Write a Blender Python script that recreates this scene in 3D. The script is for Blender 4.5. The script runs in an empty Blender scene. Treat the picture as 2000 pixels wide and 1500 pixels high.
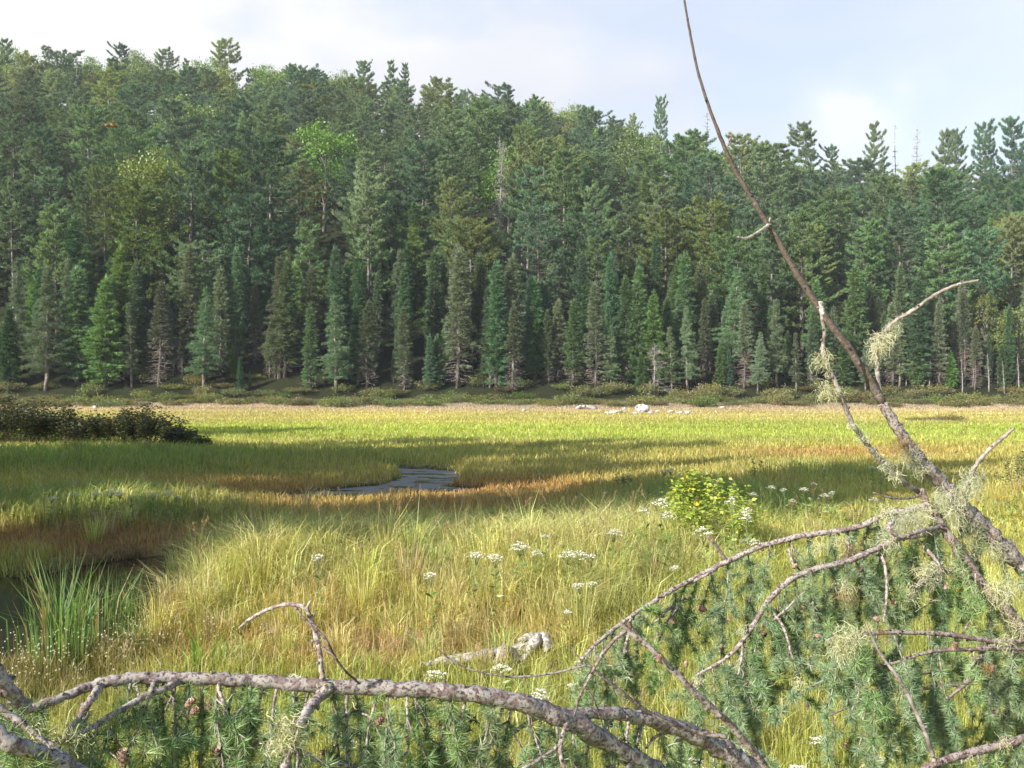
import bpy, math, random
import numpy as np
from mathutils import Vector

S = bpy.context.scene
COL = S.collection
F = 1950.0          # focal length in pixels of a 2000 px wide picture
H = 2.2             # eye height over the marsh
HZ = 750.0          # horizon row
R = math.radians

# ------------------------------------------------------------------ camera, sky, sun, exposure
cam = bpy.data.cameras.new('camera')
cam.sensor_width = 36.0
cam.lens = 36.0 * F / 2000.0
cam.clip_start = 0.05
cam.clip_end = 3000
co = bpy.data.objects.new('camera', cam)
co.location = (0, 0, H)
co.rotation_euler = (R(90), 0, 0)
COL.objects.link(co)
S.camera = co

SUN_EL = R(31)
SAZ = np.array([-0.78, -0.62]); SAZ /= np.linalg.norm(SAZ)
SUN = Vector((SAZ[0] * math.cos(SUN_EL), SAZ[1] * math.cos(SUN_EL), math.sin(SUN_EL)))

w = bpy.data.worlds.new('World')
S.world = w
w.use_nodes = True
nt = w.node_tree
nt.nodes.clear()


def N(t, kind, **kw):
    n = t.nodes.new(kind)
    for k, v in kw.items():
        if k.startswith('i_'):
            n.inputs[k[2:].replace('_', ' ')].default_value = v
        else:
            setattr(n, k, v)
    return n


def L(t, a, b):
    t.links.new(a, b)


def math_node(t, op, a, b=None, clamp=False):
    n = t.nodes.new('ShaderNodeMath'); n.operation = op; n.use_clamp = clamp
    for i, v in enumerate((a, b)):
        if v is None: continue
        if isinstance(v, (int, float)): n.inputs[i].default_value = v
        else: t.links.new(v, n.inputs[i])
    return n.outputs[0]


def ramp(t, fac, stops, interp='LINEAR'):
    n = t.nodes.new('ShaderNodeValToRGB')
    n.color_ramp.interpolation = interp
    els = n.color_ramp.elements
    while len(els) < len(stops): els.new(0.5)
    for e, (p, c) in zip(els, stops):
        e.position = p
        e.color = (c[0], c[1], c[2], 1) if not isinstance(c, (int, float)) else (c, c, c, 1)
    t.links.new(fac, n.inputs[0])
    return n.outputs[0]


def mixc(t, fac, a, b, mode='MIX'):
    n = t.nodes.new('ShaderNodeMix'); n.data_type = 'RGBA'; n.blend_type = mode
    for i, v in ((0, fac), (6, a), (7, b)):
        if isinstance(v, (int, float)): n.inputs[i].default_value = v
        elif isinstance(v, tuple): n.inputs[i].default_value = (v[0], v[1], v[2], 1)
        else: t.links.new(v, n.inputs[i])
    return n.outputs[2]


sky = N(nt, 'ShaderNodeTexSky', sky_type='NISHITA', sun_disc=False, sun_elevation=SUN_EL,
        sun_rotation=math.atan2(SAZ[0], SAZ[1]))
bgs = N(nt, 'ShaderNodeBackground'); bgs.inputs[1].default_value = 0.115
L(nt, sky.outputs[0], bgs.inputs[0])
tc = N(nt, 'ShaderNodeTexCoord')
sep = N(nt, 'ShaderNodeSeparateXYZ'); L(nt, tc.outputs['Generated'], sep.inputs[0])
# cloud bank standing over the far ridge: noise on the sky direction, flattened towards the horizon
mp = N(nt, 'ShaderNodeMapping'); mp.inputs['Scale'].default_value = (1.0, 1.0, 2.1)
mp.inputs['Location'].default_value = (0.35, 0.2, 0.06)
L(nt, tc.outputs['Generated'], mp.inputs[0])
n1 = N(nt, 'ShaderNodeTexNoise'); n1.inputs['Scale'].default_value = 3.2; n1.inputs['Detail'].default_value = 7
n1.inputs['Roughness'].default_value = 0.52
L(nt, mp.outputs[0], n1.inputs['Vector'])
n2 = N(nt, 'ShaderNodeTexNoise'); n2.inputs['Scale'].default_value = 2.2; n2.inputs['Detail'].default_value = 4
L(nt, mp.outputs[0], n2.inputs['Vector'])
front = math_node(nt, 'MULTIPLY', math_node(nt, 'ADD', sep.outputs[1], -0.35), 2.2, True)      # only ahead
low = math_node(nt, 'SUBTRACT', 1.0, math_node(nt, 'MULTIPLY', math_node(nt, 'ADD', sep.outputs[2], -0.36), 3.0, True), True)
leftb = math_node(nt, 'MULTIPLY', sep.outputs[0], -0.30)
lowb = math_node(nt, 'MULTIPLY', math_node(nt, 'SUBTRACT', 0.30, sep.outputs[2]), 0.30)
dens = math_node(nt, 'ADD', n1.outputs[0], math_node(nt, 'ADD', leftb, lowb))
mask = ramp(nt, dens, [(0.40, 0.0), (0.56, 1.0)], 'EASE')
veil = math_node(nt, 'ADD', math_node(nt, 'MULTIPLY', mask, 0.34), 0.66, True)
# a small cumulus low over the right ridge
vd = N(nt, 'ShaderNodeVectorMath', operation='DISTANCE'); L(nt, tc.outputs['Generated'], vd.inputs[0]); vd.inputs[1].default_value = (0.325, 0.915, 0.235)
pn = N(nt, 'ShaderNodeTexNoise'); pn.inputs['Scale'].default_value = 14; pn.inputs['Detail'].default_value = 6; L(nt, tc.outputs['Generated'], pn.inputs['Vector'])
puff = ramp(nt, math_node(nt, 'SUBTRACT', math_node(nt, 'ADD', 0.25, math_node(nt, 'MULTIPLY', pn.outputs[0], 0.7)), math_node(nt, 'MULTIPLY', vd.outputs['Value'], 4.2)), [(0.24, 0.0), (0.54, 0.9)], 'EASE')
veil = math_node(nt, 'MAXIMUM', veil, puff)
mask2 = math_node(nt, 'MULTIPLY', math_node(nt, 'MULTIPLY', veil, front), low)
ccol = ramp(nt, n2.outputs[0], [(0.36, (0.77, 0.81, 0.91)), (0.50, (0.91, 0.92, 0.97)), (0.60, (1.0, 1.0, 1.0))])
bgc = N(nt, 'ShaderNodeBackground'); bgc.inputs[1].default_value = 0.475
L(nt, mixc(nt, puff, ccol, (1.0, 1.0, 1.0)), bgc.inputs[0])
mx = N(nt, 'ShaderNodeMixShader')
L(nt, mask2, mx.inputs[0]); L(nt, bgs.outputs[0], mx.inputs[1]); L(nt, bgc.outputs[0], mx.inputs[2])
wo = N(nt, 'ShaderNodeOutputWorld'); L(nt, mx.outputs[0], wo.inputs[0])

sl = bpy.data.lights.new('sun', 'SUN')
sl.energy = 5.0
sl.angle = R(0.5)
sl.color = (1.0, 0.93, 0.80)
so = bpy.data.objects.new('sun', sl)
so.rotation_euler = (-SUN).to_track_quat('-Z', 'Y').to_euler()
so.location = (-40, -40, 60)
COL.objects.link(so)

S.view_settings.view_transform = 'Standard'
S.view_settings.look = 'None'
S.view_settings.gamma = 1
S.view_settings.exposure = 1.1
S.cycles.use_denoising = True
S.cycles.max_bounces = 5
S.cycles.diffuse_bounces = 3
S.cycles.glossy_bounces = 3
S.cycles.transmission_bounces = 4
S.cycles.transparent_max_bounces = 6
S.cycles.volume_bounces = 0
S.cycles.caustics_reflective = False
S.cycles.caustics_refractive = False

rng = np.random.default_rng(11)
random.seed(11)


# ------------------------------------------------------------------ mesh helpers
class MB:
    """collects triangles with a colour per vertex and links them as one mesh"""
    def __init__(s): s.V = []; s.T = []; s.C = []; s.n = 0

    def add(s, v, t, c=(1, 1, 1)):
        v = np.asarray(v, float).reshape(-1, 3); t = np.asarray(t, np.int64).reshape(-1, 3)
        c = np.asarray(c, float)
        if c.ndim == 1: c = np.repeat(c[None, :], len(v), 0)
        s.V.append(v); s.T.append(t + s.n); s.C.append(c); s.n += len(v)

    def mesh(s, name, mat, smooth=False):
        me = bpy.data.meshes.new(name)
        v = np.concatenate(s.V).astype(np.float32); t = np.concatenate(s.T).astype(np.int32)
        c = np.concatenate(s.C).astype(np.float32)
        me.vertices.add(len(v)); me.vertices.foreach_set('co', v.ravel())
        me.loops.add(t.size); me.loops.foreach_set('vertex_index', t.ravel())
        me.polygons.add(len(t)); me.polygons.foreach_set('loop_start', np.arange(0, t.size, 3, dtype=np.int32))
        if smooth: me.polygons.foreach_set('use_smooth', np.ones(len(t), bool))
        a = me.color_attributes.new('col', 'FLOAT_COLOR', 'POINT')
        a.data.foreach_set('color', np.concatenate([c, np.ones((len(c), 1), np.float32)], 1).ravel())
        me.update(calc_edges=True)
        me.materials.append(mat)
        return me


def unit(a):
    a = np.asarray(a, float)
    return a / np.maximum(np.linalg.norm(a, axis=-1, keepdims=True), 1e-9)


def tube(mb, pts, rad, n=7, c=(1, 1, 1), jit=0.0, cap=True):
    pts = np.asarray(pts, float); m = len(pts)
    rad = np.broadcast_to(np.asarray(rad, float), (m,))
    tan = unit(np.gradient(pts, axis=0))
    up = np.array([0, 0, 1.0]) if abs(tan[0][2]) < 0.9 else np.array([1.0, 0, 0])
    u = unit(np.cross(tan[0], up)); V = []
    ang = np.linspace(0, 2 * math.pi, n, endpoint=False)
    for i in range(m):
        u = unit(u - tan[i] * np.dot(u, tan[i])); b = np.cross(tan[i], u)
        r = rad[i] * (1 + (rng.uniform(-jit, jit, n) if jit else np.zeros(n)))
        V.append(pts[i] + (np.cos(ang) * r)[:, None] * u + (np.sin(ang) * r)[:, None] * b)
    V = np.concatenate(V); T = []
    k = np.arange(n); k2 = (k + 1) % n
    for i in range(m - 1):
        a = i * n
        T.append(np.stack([a + k, a + k2, a + n + k2], 1)); T.append(np.stack([a + k, a + n + k2, a + n + k], 1))
    T = np.concatenate(T)
    if cap:
        V = np.concatenate([V, pts[:1], pts[-1:]])
        T = np.concatenate([T, np.stack([k2, k, np.full(n, m * n)], 1),
                            np.stack([(m - 1) * n + k, (m - 1) * n + k2, np.full(n, m * n + 1)], 1)])
    mb.add(V, T, c)


def slivers(mb, base, d, ln, wd, c, rg=None):
    """one thin triangle per entry, its flat side turned at random"""
    rg = rg or rng
    base = np.asarray(base, float); d = unit(d); n = len(base)
    s = unit(np.cross(d, rg.normal(size=(n, 3)))) * (np.asarray(wd).reshape(-1, 1) * 0.5)
    ln = np.asarray(ln).reshape(-1, 1)
    V = np.stack([base - s, base + s, base + d * ln], 1).reshape(-1, 3)
    T = np.arange(3 * n).reshape(-1, 3)
    c = np.asarray(c, float)
    if c.ndim == 1: c = np.repeat(c[None], n, 0)
    mb.add(V, T, np.repeat(c, 3, 0))


def leaves(mb, base, d, ln, wd, c, rg=None, up=0.6):
    """pointed oval leaves of four triangles with a slight fold"""
    rg = rg or rng
    base = np.asarray(base, float); d = unit(d); n = len(base)
    nrm = rg.normal(size=(n, 3)); nrm[:, 2] += up * 3
    s = unit(np.cross(d, nrm)); nn = unit(np.cross(s, d))
    ln = np.asarray(ln).reshape(-1, 1) * np.ones((n, 1)); wd = np.asarray(wd).reshape(-1, 1) * np.ones((n, 1))
    m = base + d * ln * 0.42 + nn * ln * 0.05
    V = np.stack([base, m - s * wd * .5 + nn * wd * .12, m + s * wd * .5 + nn * wd * .12, base + d * ln, m], 1).reshape(-1, 3)
    T = np.array([[0, 4, 1], [0, 2, 4], [1, 4, 3], [4, 2, 3]])
    T = (T[None] + (np.arange(n) * 5)[:, None, None]).reshape(-1, 3)
    c = np.asarray(c, float)
    if c.ndim == 1: c = np.repeat(c[None], n, 0)
    mb.add(V, T, np.repeat(c, 5, 0))


def blades(mb, base, h, wd, lean, curl, c, ang=None):
    """grass blades: two segments each, bent over"""
    n = len(base); a = rng.uniform(0, 2 * math.pi, n) if ang is None else ang
    b = rng.uniform(0, math.pi, n)
    d = np.stack([np.cos(a), np.sin(a), np.zeros(n)], 1); s = np.stack([np.cos(b), np.sin(b), np.zeros(n)], 1) * (wd * .5)[:, None]
    z = np.array([0, 0, 1.0]); h = np.asarray(h)[:, None]; lean = np.asarray(lean)[:, None]; curl = np.asarray(curl)[:, None]
    mid = base + d * h * lean * 0.5 + z * h * 0.58
    tip = base + d * h * (lean + curl) + z * h * np.maximum(1 - 0.55 * (lean + curl) ** 1.2, 0.35)
    V = np.stack([base - s, base + s, mid - s * .8, mid + s * .8, tip], 1).reshape(-1, 3)
    T = np.array([[0, 1, 3], [0, 3, 2], [2, 3, 4]])
    T = (T[None] + (np.arange(n) * 5)[:, None, None]).reshape(-1, 3)
    mb.add(V, T, np.repeat(c, 5, 0))


def smooth_line(pts, per=6):
    """Catmull-Rom through the rows of pts (any number of columns)"""
    p = np.asarray(pts, float)
    p = np.concatenate([2 * p[:1] - p[1:2], p, 2 * p[-1:] - p[-2:-1]])
    out = []
    for i in range(1, len(p) - 2):
        for t in np.linspace(0, 1, per, endpoint=False):
            a, b, c, d = p[i - 1], p[i], p[i + 1], p[i + 2]
            out.append(.5 * ((2 * b) + (c - a) * t + (2 * a - 5 * b + 4 * c - d) * t * t + (3 * b - a - 3 * c + d) * t ** 3))
    out.append(p[-2])
    return np.array(out)


def P(px, py, d):
    return np.array([(px - 1000) / F * d, d, H - (py - HZ) / F * d])


def G(px, py, z=0.0):
    d = (H - z) * F / (py - HZ)
    return np.array([(px - 1000) / F * d, d, z])


def to_px(p):
    return 1000 + F * p[0] / p[1], HZ + F * (H - p[2]) / p[1]


def hash2(ix, iy, seed):
    h = (ix.astype(np.int64) * 374761393 + iy.astype(np.int64) * 668265263 + seed * 1442695041) & 0xffffffff
    h = ((h ^ (h >> 13)) * 1274126177) & 0xffffffff
    return ((h ^ (h >> 16)) & 0xffff) / 65535.0


def noise(x, y, sx, sy, seed):
    x = np.asarray(x) / sx; y = np.asarray(y) / sy
    ix = np.floor(x); iy = np.floor(y); fx = x - ix; fy = y - iy
    fx = fx * fx * (3 - 2 * fx); fy = fy * fy * (3 - 2 * fy)
    a = hash2(ix, iy, seed); b = hash2(ix + 1, iy, seed); c = hash2(ix, iy + 1, seed); d = hash2(ix + 1, iy + 1, seed)
    return (a * (1 - fx) + b * fx) * (1 - fy) + (c * (1 - fx) + d * fx) * fy


def fbm(x, y, s, seed):
    return (noise(x, y, s, s, seed) * .5 + noise(x, y, s / 2.1, s / 2.1, seed + 1) * .3 + noise(x, y, s / 4.3, s / 4.3, seed + 2) * .2)


# ------------------------------------------------------------------ objects
def tag(o, label=None, cat=None, group=None, kind=None):
    if label: o['label'] = label
    if cat: o['category'] = cat
    if group: o['group'] = group
    if kind: o['kind'] = kind
    return o


def obj(name, mesh, parent=None, loc=None):
    o = bpy.data.objects.new(name, mesh)
    COL.objects.link(o)
    if parent: o.parent = parent
    if loc is not None: o.location = loc
    return o


def thing(name, label, cat, loc=(0, 0, 0), rz=0.0, group=None, sc=1.0):
    o = bpy.data.objects.new(name, None)
    o.empty_display_size = 0.1
    COL.objects.link(o)
    o.location = loc; o.rotation_euler = (0, 0, rz)
    o.scale = (sc, sc, sc) if not isinstance(sc, tuple) else sc
    return tag(o, label, cat, group)


# ------------------------------------------------------------------ materials
def new_mat(name):
    m = bpy.data.materials.new(name); m.use_nodes = True
    t = m.node_tree; t.nodes.clear()
    out = t.nodes.new('ShaderNodeOutputMaterial')
    return m, t, out


def leaf_mat(name, trans=0.3, vary=0.25, gloss=0.0, hue=0.03):
    m, t, out = new_mat(name)
    at = N(t, 'ShaderNodeAttribute', attribute_name='col')
    oi = N(t, 'ShaderNodeObjectInfo')
    hs = N(t, 'ShaderNodeHueSaturation')
    L(t, at.outputs[0], hs.inputs['Color'])
    v = math_node(t, 'ADD', math_node(t, 'MULTIPLY', oi.outputs['Random'], vary * 2), 1 - vary)
    L(t, v, hs.inputs['Value'])
    r2 = math_node(t, 'FRACT', math_node(t, 'MULTIPLY', oi.outputs['Random'], 17.31))
    L(t, math_node(t, 'ADD', math_node(t, 'MULTIPLY', r2, hue * 2), 0.5 - hue), hs.inputs['Hue'])
    r3 = math_node(t, 'FRACT', math_node(t, 'MULTIPLY', oi.outputs['Random'], 91.7))
    L(t, math_node(t, 'ADD', math_node(t, 'MULTIPLY', r3, 0.3), 0.82), hs.inputs['Saturation'])
    d = N(t, 'ShaderNodeBsdfDiffuse'); L(t, hs.outputs[0], d.inputs[0])
    tr = N(t, 'ShaderNodeBsdfTranslucent')
    L(t, mixc(t, 1.0, hs.outputs[0], (1.0, 1.0, 0.55), 'MULTIPLY'), tr.inputs[0])
    mx = N(t, 'ShaderNodeMixShader'); mx.inputs[0].default_value = trans
    L(t, d.outputs[0], mx.inputs[1]); L(t, tr.outputs[0], mx.inputs[2])
    res = mx.outputs[0]
    if gloss:
        g = N(t, 'ShaderNodeBsdfGlossy'); g.inputs['Roughness'].default_value = 0.45
        m2 = N(t, 'ShaderNodeMixShader'); m2.inputs[0].default_value = gloss
        L(t, res, m2.inputs[1]); L(t, g.outputs[0], m2.inputs[2]); res = m2.outputs[0]
    L(t, res, out.inputs[0])
    return m


def bark_mat(name, dark, mid, pale, scale, pale_at=0.58, bump=0.4, stretch=(1, 1, 1)):
    m, t, out = new_mat(name)
    tc = N(t, 'ShaderNodeTexCoord')
    mp = N(t, 'ShaderNodeMapping'); mp.inputs['Scale'].default_value = stretch
    L(t, tc.outputs['Object'], mp.inputs[0])
    a = N(t, 'ShaderNodeTexNoise'); a.inputs['Scale'].default_value = scale; a.inputs['Detail'].default_value = 5
    a.inputs['Roughness'].default_value = 0.65
    b = N(t, 'ShaderNodeTexNoise'); b.inputs['Scale'].default_value = scale * 0.35; b.inputs['Detail'].default_value = 4
    L(t, mp.outputs[0], a.inputs['Vector']); L(t, mp.outputs[0], b.inputs['Vector'])
    base = ramp(t, a.outputs[0], [(0.36, dark), (0.58, mid)])
    pm = ramp(t, b.outputs[0], [(pale_at - 0.07, 0.0), (pale_at, 1.0)])
    spk = ramp(t, a.outputs[0], [(0.42, 0.0), (0.50, 1.0)])
    f = math_node(t, 'MULTIPLY', math_node(t, 'MULTIPLY', pm, spk), 0.8)
    c = mixc(t, f, base, pale)
    at = N(t, 'ShaderNodeAttribute', attribute_name='col')
    c = mixc(t, 1.0, c, at.outputs[0], 'MULTIPLY')
    p = N(t, 'ShaderNodeBsdfPrincipled'); L(t, c, p.inputs['Base Color']); p.inputs['Roughness'].default_value = 0.85
    p.inputs['Specular IOR Level'].default_value = 0.2
    bu = N(t, 'ShaderNodeBump'); bu.inputs['Strength'].default_value = bump; bu.inputs['Distance'].default_value = 0.25 / scale
    L(t, a.outputs[0], bu.inputs['Height']); L(t, bu.outputs[0], p.inputs['Normal'])
    L(t, p.outputs[0], out.inputs[0])
    return m


M = {}
M['needle'] = leaf_mat('conifer_needles', 0.32, 0.32, 0.0, 0.018)
M['leaf'] = leaf_mat('broad_leaves', 0.35, 0.15, 0.03)
M['grass'] = leaf_mat('grass_blades', 0.52, 0.0, 0.03, 0.0)
M['petal'] = leaf_mat('petals', 0.25, 0.0, 0.0, 0.0)
M['larch'] = leaf_mat('larch_needles', 0.35, 0.12, 0.04, 0.012)
M['lichen'] = leaf_mat('beard_lichen', 0.3, 0.08, 0.0, 0.01)
M['trunk'] = bark_mat('forest_bark', (0.05, 0.042, 0.038), (0.14, 0.12, 0.11), (0.24, 0.22, 0.21), 6, 0.56, 0.5, (1, 1, .3))
M['grey'] = bark_mat('weathered_twigs', (0.14, 0.125, 0.115), (0.27, 0.25, 0.235), (0.38, 0.36, 0.34), 5, 0.55, 0.3)
M['bark'] = bark_mat('larch_bark', (0.075, 0.048, 0.044), (0.22, 0.170, 0.162), (0.34, 0.315, 0.295), 150, 0.50, 1.0)
M['shoot'] = bark_mat('young_shoot_bark', (0.055, 0.045, 0.040), (0.12, 0.095, 0.080), (0.19, 0.165, 0.15), 110, 0.66, 0.3)
M['bleached'] = bark_mat('bleached_wood', (0.16, 0.14, 0.13), (0.36, 0.33, 0.31), (0.46, 0.44, 0.42), 40, 0.55, 0.5, (1, 1, 1))
M['cone'] = bark_mat('cone_scales', (0.11, 0.062, 0.045), (0.27, 0.175, 0.135), (0.40, 0.30, 0.25), 120, 0.6, 0.4)
M['rock'] = bark_mat('granite', (0.10, 0.095, 0.09), (0.31, 0.29, 0.275), (0.46, 0.435, 0.42), 2.4, 0.46, 0.8)
M['stem'] = leaf_mat('stems', 0.1, 0.1, 0.0)


def ground_material():
    m, t, out = new_mat('marsh_soil')
    at = N(t, 'ShaderNodeAttribute', attribute_name='col')
    tc = N(t, 'ShaderNodeTexCoord')
    n = N(t, 'ShaderNodeTexNoise'); n.inputs['Scale'].default_value = 9; n.inputs['Detail'].default_value = 6
    L(t, tc.outputs['Object'], n.inputs['Vector'])
    k = ramp(t, n.outputs[0], [(0.3, 0.55), (0.7, 1.25)])
    p = N(t, 'ShaderNodeBsdfPrincipled'); p.inputs['Roughness'].default_value = 1.0
    p.inputs['Specular IOR Level'].default_value = 0.0
    L(t, mixc(t, 1.0, at.outputs[0], k, 'MULTIPLY'), p.inputs['Base Color'])
    b = N(t, 'ShaderNodeBump'); b.inputs['Strength'].default_value = 0.6; b.inputs['Distance'].default_value = 0.05
    L(t, n.outputs[0], b.inputs['Height']); L(t, b.outputs[0], p.inputs['Normal'])
    L(t, p.outputs[0], out.inputs[0])
    return m


def water_material():
    m, t, out = new_mat('pond_water')
    tc = N(t, 'ShaderNodeTexCoord')
    mp = N(t, 'ShaderNodeMapping'); mp.inputs['Scale'].default_value = (1.0, 0.55, 1)
    L(t, tc.outputs['Object'], mp.inputs[0])
    n = N(t, 'ShaderNodeTexNoise'); n.inputs['Scale'].default_value = 5.5; n.inputs['Detail'].default_value = 3
    L(t, mp.outputs[0], n.inputs['Vector'])
    big = N(t, 'ShaderNodeTexNoise'); big.inputs['Scale'].default_value = 0.5; big.inputs['Detail'].default_value = 2
    L(t, tc.outputs['Object'], big.inputs['Vector'])
    # the breeze ruffles the far pool, the near arm lies still
    sp = N(t, 'ShaderNodeSeparateXYZ'); L(t, tc.outputs['Object'], sp.inputs[0])
    far = ramp(t, math_node(t, 'MULTIPLY', sp.outputs[1], 0.02), [(0.385, 0.015), (0.43, 1.0)])
    p = N(t, 'ShaderNodeBsdfPrincipled')
    p.inputs['Base Color'].default_value = (0.018, 0.015, 0.010, 1)
    st = N(t, 'ShaderNodeTexNoise'); st.inputs['Scale'].default_value = 2.4; st.inputs['Detail'].default_value = 5
    m2 = N(t, 'ShaderNodeMapping'); m2.inputs['Scale'].default_value = (.5, 1.0, 1); m2.inputs['Rotation'].default_value = (0, 0, .35); L(t, tc.outputs['Object'], m2.inputs[0]); L(t, m2.outputs[0], st.inputs['Vector'])
    ruf = math_node(t, 'MULTIPLY', ramp(t, st.outputs[0], [(0.42, 0.0), (0.50, 1.0)]), far)
    L(t, math_node(t, 'ADD', math_node(t, 'MULTIPLY', ruf, 0.40), 0.05), p.inputs['Roughness']); L(t, math_node(t, 'ADD', math_node(t, 'MULTIPLY', ruf, 1.3), 1.36), p.inputs['IOR'])  # raised IOR paints a brighter sky reflection into the ruffled streaks
    b = N(t, 'ShaderNodeBump'); b.inputs['Distance'].default_value = 0.07
    L(t, math_node(t, 'MULTIPLY', far, .7), b.inputs['Strength'])
    L(t, n.outputs[0], b.inputs['Height']); L(t, b.outputs[0], p.inputs['Normal'])
    L(t, p.outputs[0], out.inputs[0])
    return m


# ------------------------------------------------------------------ lie of the land
RIDGE_X = np.array([-260, -133, -66, -27, 0, 27, 53, 80, 100, 114, 133, 260.])
RIDGE_Z = np.array([74, 74, 69, 66, 62, 56, 47, 41, 39, 43, 49, 56.])
EDGE, RIDGE = 96.0, 258.0
WATER = -0.10


def seg_dist(x, y, pts):
    """distance to a polyline and the width carried along it"""
    best = np.full(np.shape(x), 1e9); bw = np.zeros(np.shape(x))
    for a, b in zip(pts[:-1], pts[1:]):
        dx, dy = b[0] - a[0], b[1] - a[1]
        t = np.clip(((x - a[0]) * dx + (y - a[1]) * dy) / (dx * dx + dy * dy + 1e-9), 0, 1)
        d = np.hypot(x - a[0] - t * dx, y - a[1] - t * dy); wv = a[2] + (b[2] - a[2]) * t
        k = d / wv
        m = k < best
        best = np.where(m, k, best); bw = np.where(m, wv, bw)
    return best, bw


def chan(lst):
    return [(*G(px, py)[:2], wv) for px, py, wv in lst]


CH_FAR = chan([(775, 909, 0.5), (838, 914, 0.55), (842, 926, 0.55), (815, 940, 0.62), (730, 952, 0.75), (640, 962, 0.8), (540, 974, 0.75), (400, 978, 0.6), (200, 980, 0.5), (-60, 972, 0.6), (-500, 970, 1.5)])
CH_BAY = chan([(790, 948, 0.6), (860, 951, 0.7), (905, 953, 0.35)])
CH_NEAR = chan([(-260, 1200, 2.4), (-20, 1190, 1.6), (75, 1165, 1.15), (160, 1125, .8), (270, 1096, 0.6), (420, 1066, 0.36), (560, 1050, 0.30), (700, 1048, 0.28), (800, 1043, 0.22)])


def blob(x, y, px, py, rx, ry):
    c = G(px, py); k = c[1] / F
    return np.exp(-(((x - c[0]) / (rx * k)) ** 2 + ((y - c[1]) / (ry * c[1] ** 2 / (H * F))) ** 2))


def land(x, y):
    x = np.asarray(x, float); y = np.asarray(y, float)
    z = 0.10 * (fbm(x, y, 3.5, 3) - 0.5) * np.clip((40 - y) / 20, 0, 1)
    z = z + 0.24 * blob(x, y, 200, 1012, 300, 40) + 0.20 * blob(x, y, 560, 1165, 330, 60) + 0.22 * blob(x, y, 1080, 1150, 260, 60)
    z = z + 0.12 * blob(x, y, 1380, 1080, 200, 60) + 0.12 * blob(x, y, 150, 900, 300, 25)
    z = z + 0.45 * np.clip((4.2 - y) / 3.0, 0, 1)
    for c in (CH_FAR, CH_BAY, CH_NEAR):
        k, wv = seg_dist(x + 0.35 * (fbm(x, y, 1.6, 40) - .5), y + 0.5 * (fbm(x, y, 1.3, 44) - .5), c)
        s = np.clip((1.6 - k) / 1.0, 0, 1); s = s * s * (3 - 2 * s)
        z = z * (1 - s) - 0.42 * s
    # the shore and the hillside
    rz = np.interp(x, RIDGE_X, RIDGE_Z)
    z = z + 0.85 * np.clip((y - 87) / 9, 0, 1) ** 1.4
    u = np.clip((y - EDGE) / (RIDGE - EDGE), 0, 1)
    z = z + (rz - 0.85) * u * (1.28 - 0.28 * u) + 1.5 * (fbm(x, y, 26, 9) - .5) * np.clip((y - 105) / 30, 0, 1)
    z = z - 0.10 * np.clip(y - RIDGE - 12, 0, 400)
    # firm ground rising left of the marsh, out of the picture
    z = z + 0.9 * np.clip((-x - 0.62 * np.abs(y) - 3.5) / 10, 0, 1) * (y < 90)
    return z


def zl(x, y):
    return float(land(np.array([x]), np.array([y]))[0])


CY = np.array([0, 17, 21, 26, 31, 36, 41, 46, 52, 60, 68, 78, 85, 90, 97])
CC = np.array([[.58, .60, .14], [.55, .54, .13], [.52, .48, .13], [.50, .45, .13], [.52, .49, .13], [.48, .50, .11], [.46, .52, .11], [.46, .54, .10],
               [.46, .53, .10], [.56, .52, .15], [.57, .53, .16], [.60, .52, .20], [.60, .49, .26], [.58, .47, .29], [.26, .27, .10]])
RUST = [(980, 950, 190, 20, .9), (720, 985, 260, 22, .45), (300, 1066, 420, 24, .95), (560, 958, 260, 10, .7), (680, 1005, 220, 20, .6), (1630, 888, 150, 9, .7), (950, 985, 180, 18, .8),
        (560, 1280, 420, 34, .75), (640, 1218, 130, 16, .6), (470, 945, 230, 10, .6), (1060, 1245, 100, 30, .45), (1750, 880, 200, 8, .35), (330, 1195, 90, 18, .35)]
TALL = [(480, 1160, 190, 55), (690, 1130, 190, 55), (1010, 1130, 230, 60), (330, 1195, 110, 40), (1250, 1100, 200, 55), (1090, 1215, 90, 30)]
GREEN = [(200, 1012, 300, 40, .9), (1380, 990, 240, 42, .95), (170, 905, 330, 22, .9), (1640, 930, 120, 22, .5), (700, 893, 330, 9, .5), (600, 1400, 500, 70, .35), (1650, 1250, 450, 160, .35)]  # the blob around the bush paints its shaded patch into the grass colour
STRAW = [(900, 1180, 100, 24, .55), (980, 1225, 130, 22, .5), (640, 1215, 80, 14, .5), (760, 1275, 120, 14, .6), (600, 1190, 60, 16, .5), (1200, 1170, 70, 40, .4)]
MUD = [(60, 1330, 230, 80, .85), (30, 1260, 130, 40, .6)]


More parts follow.
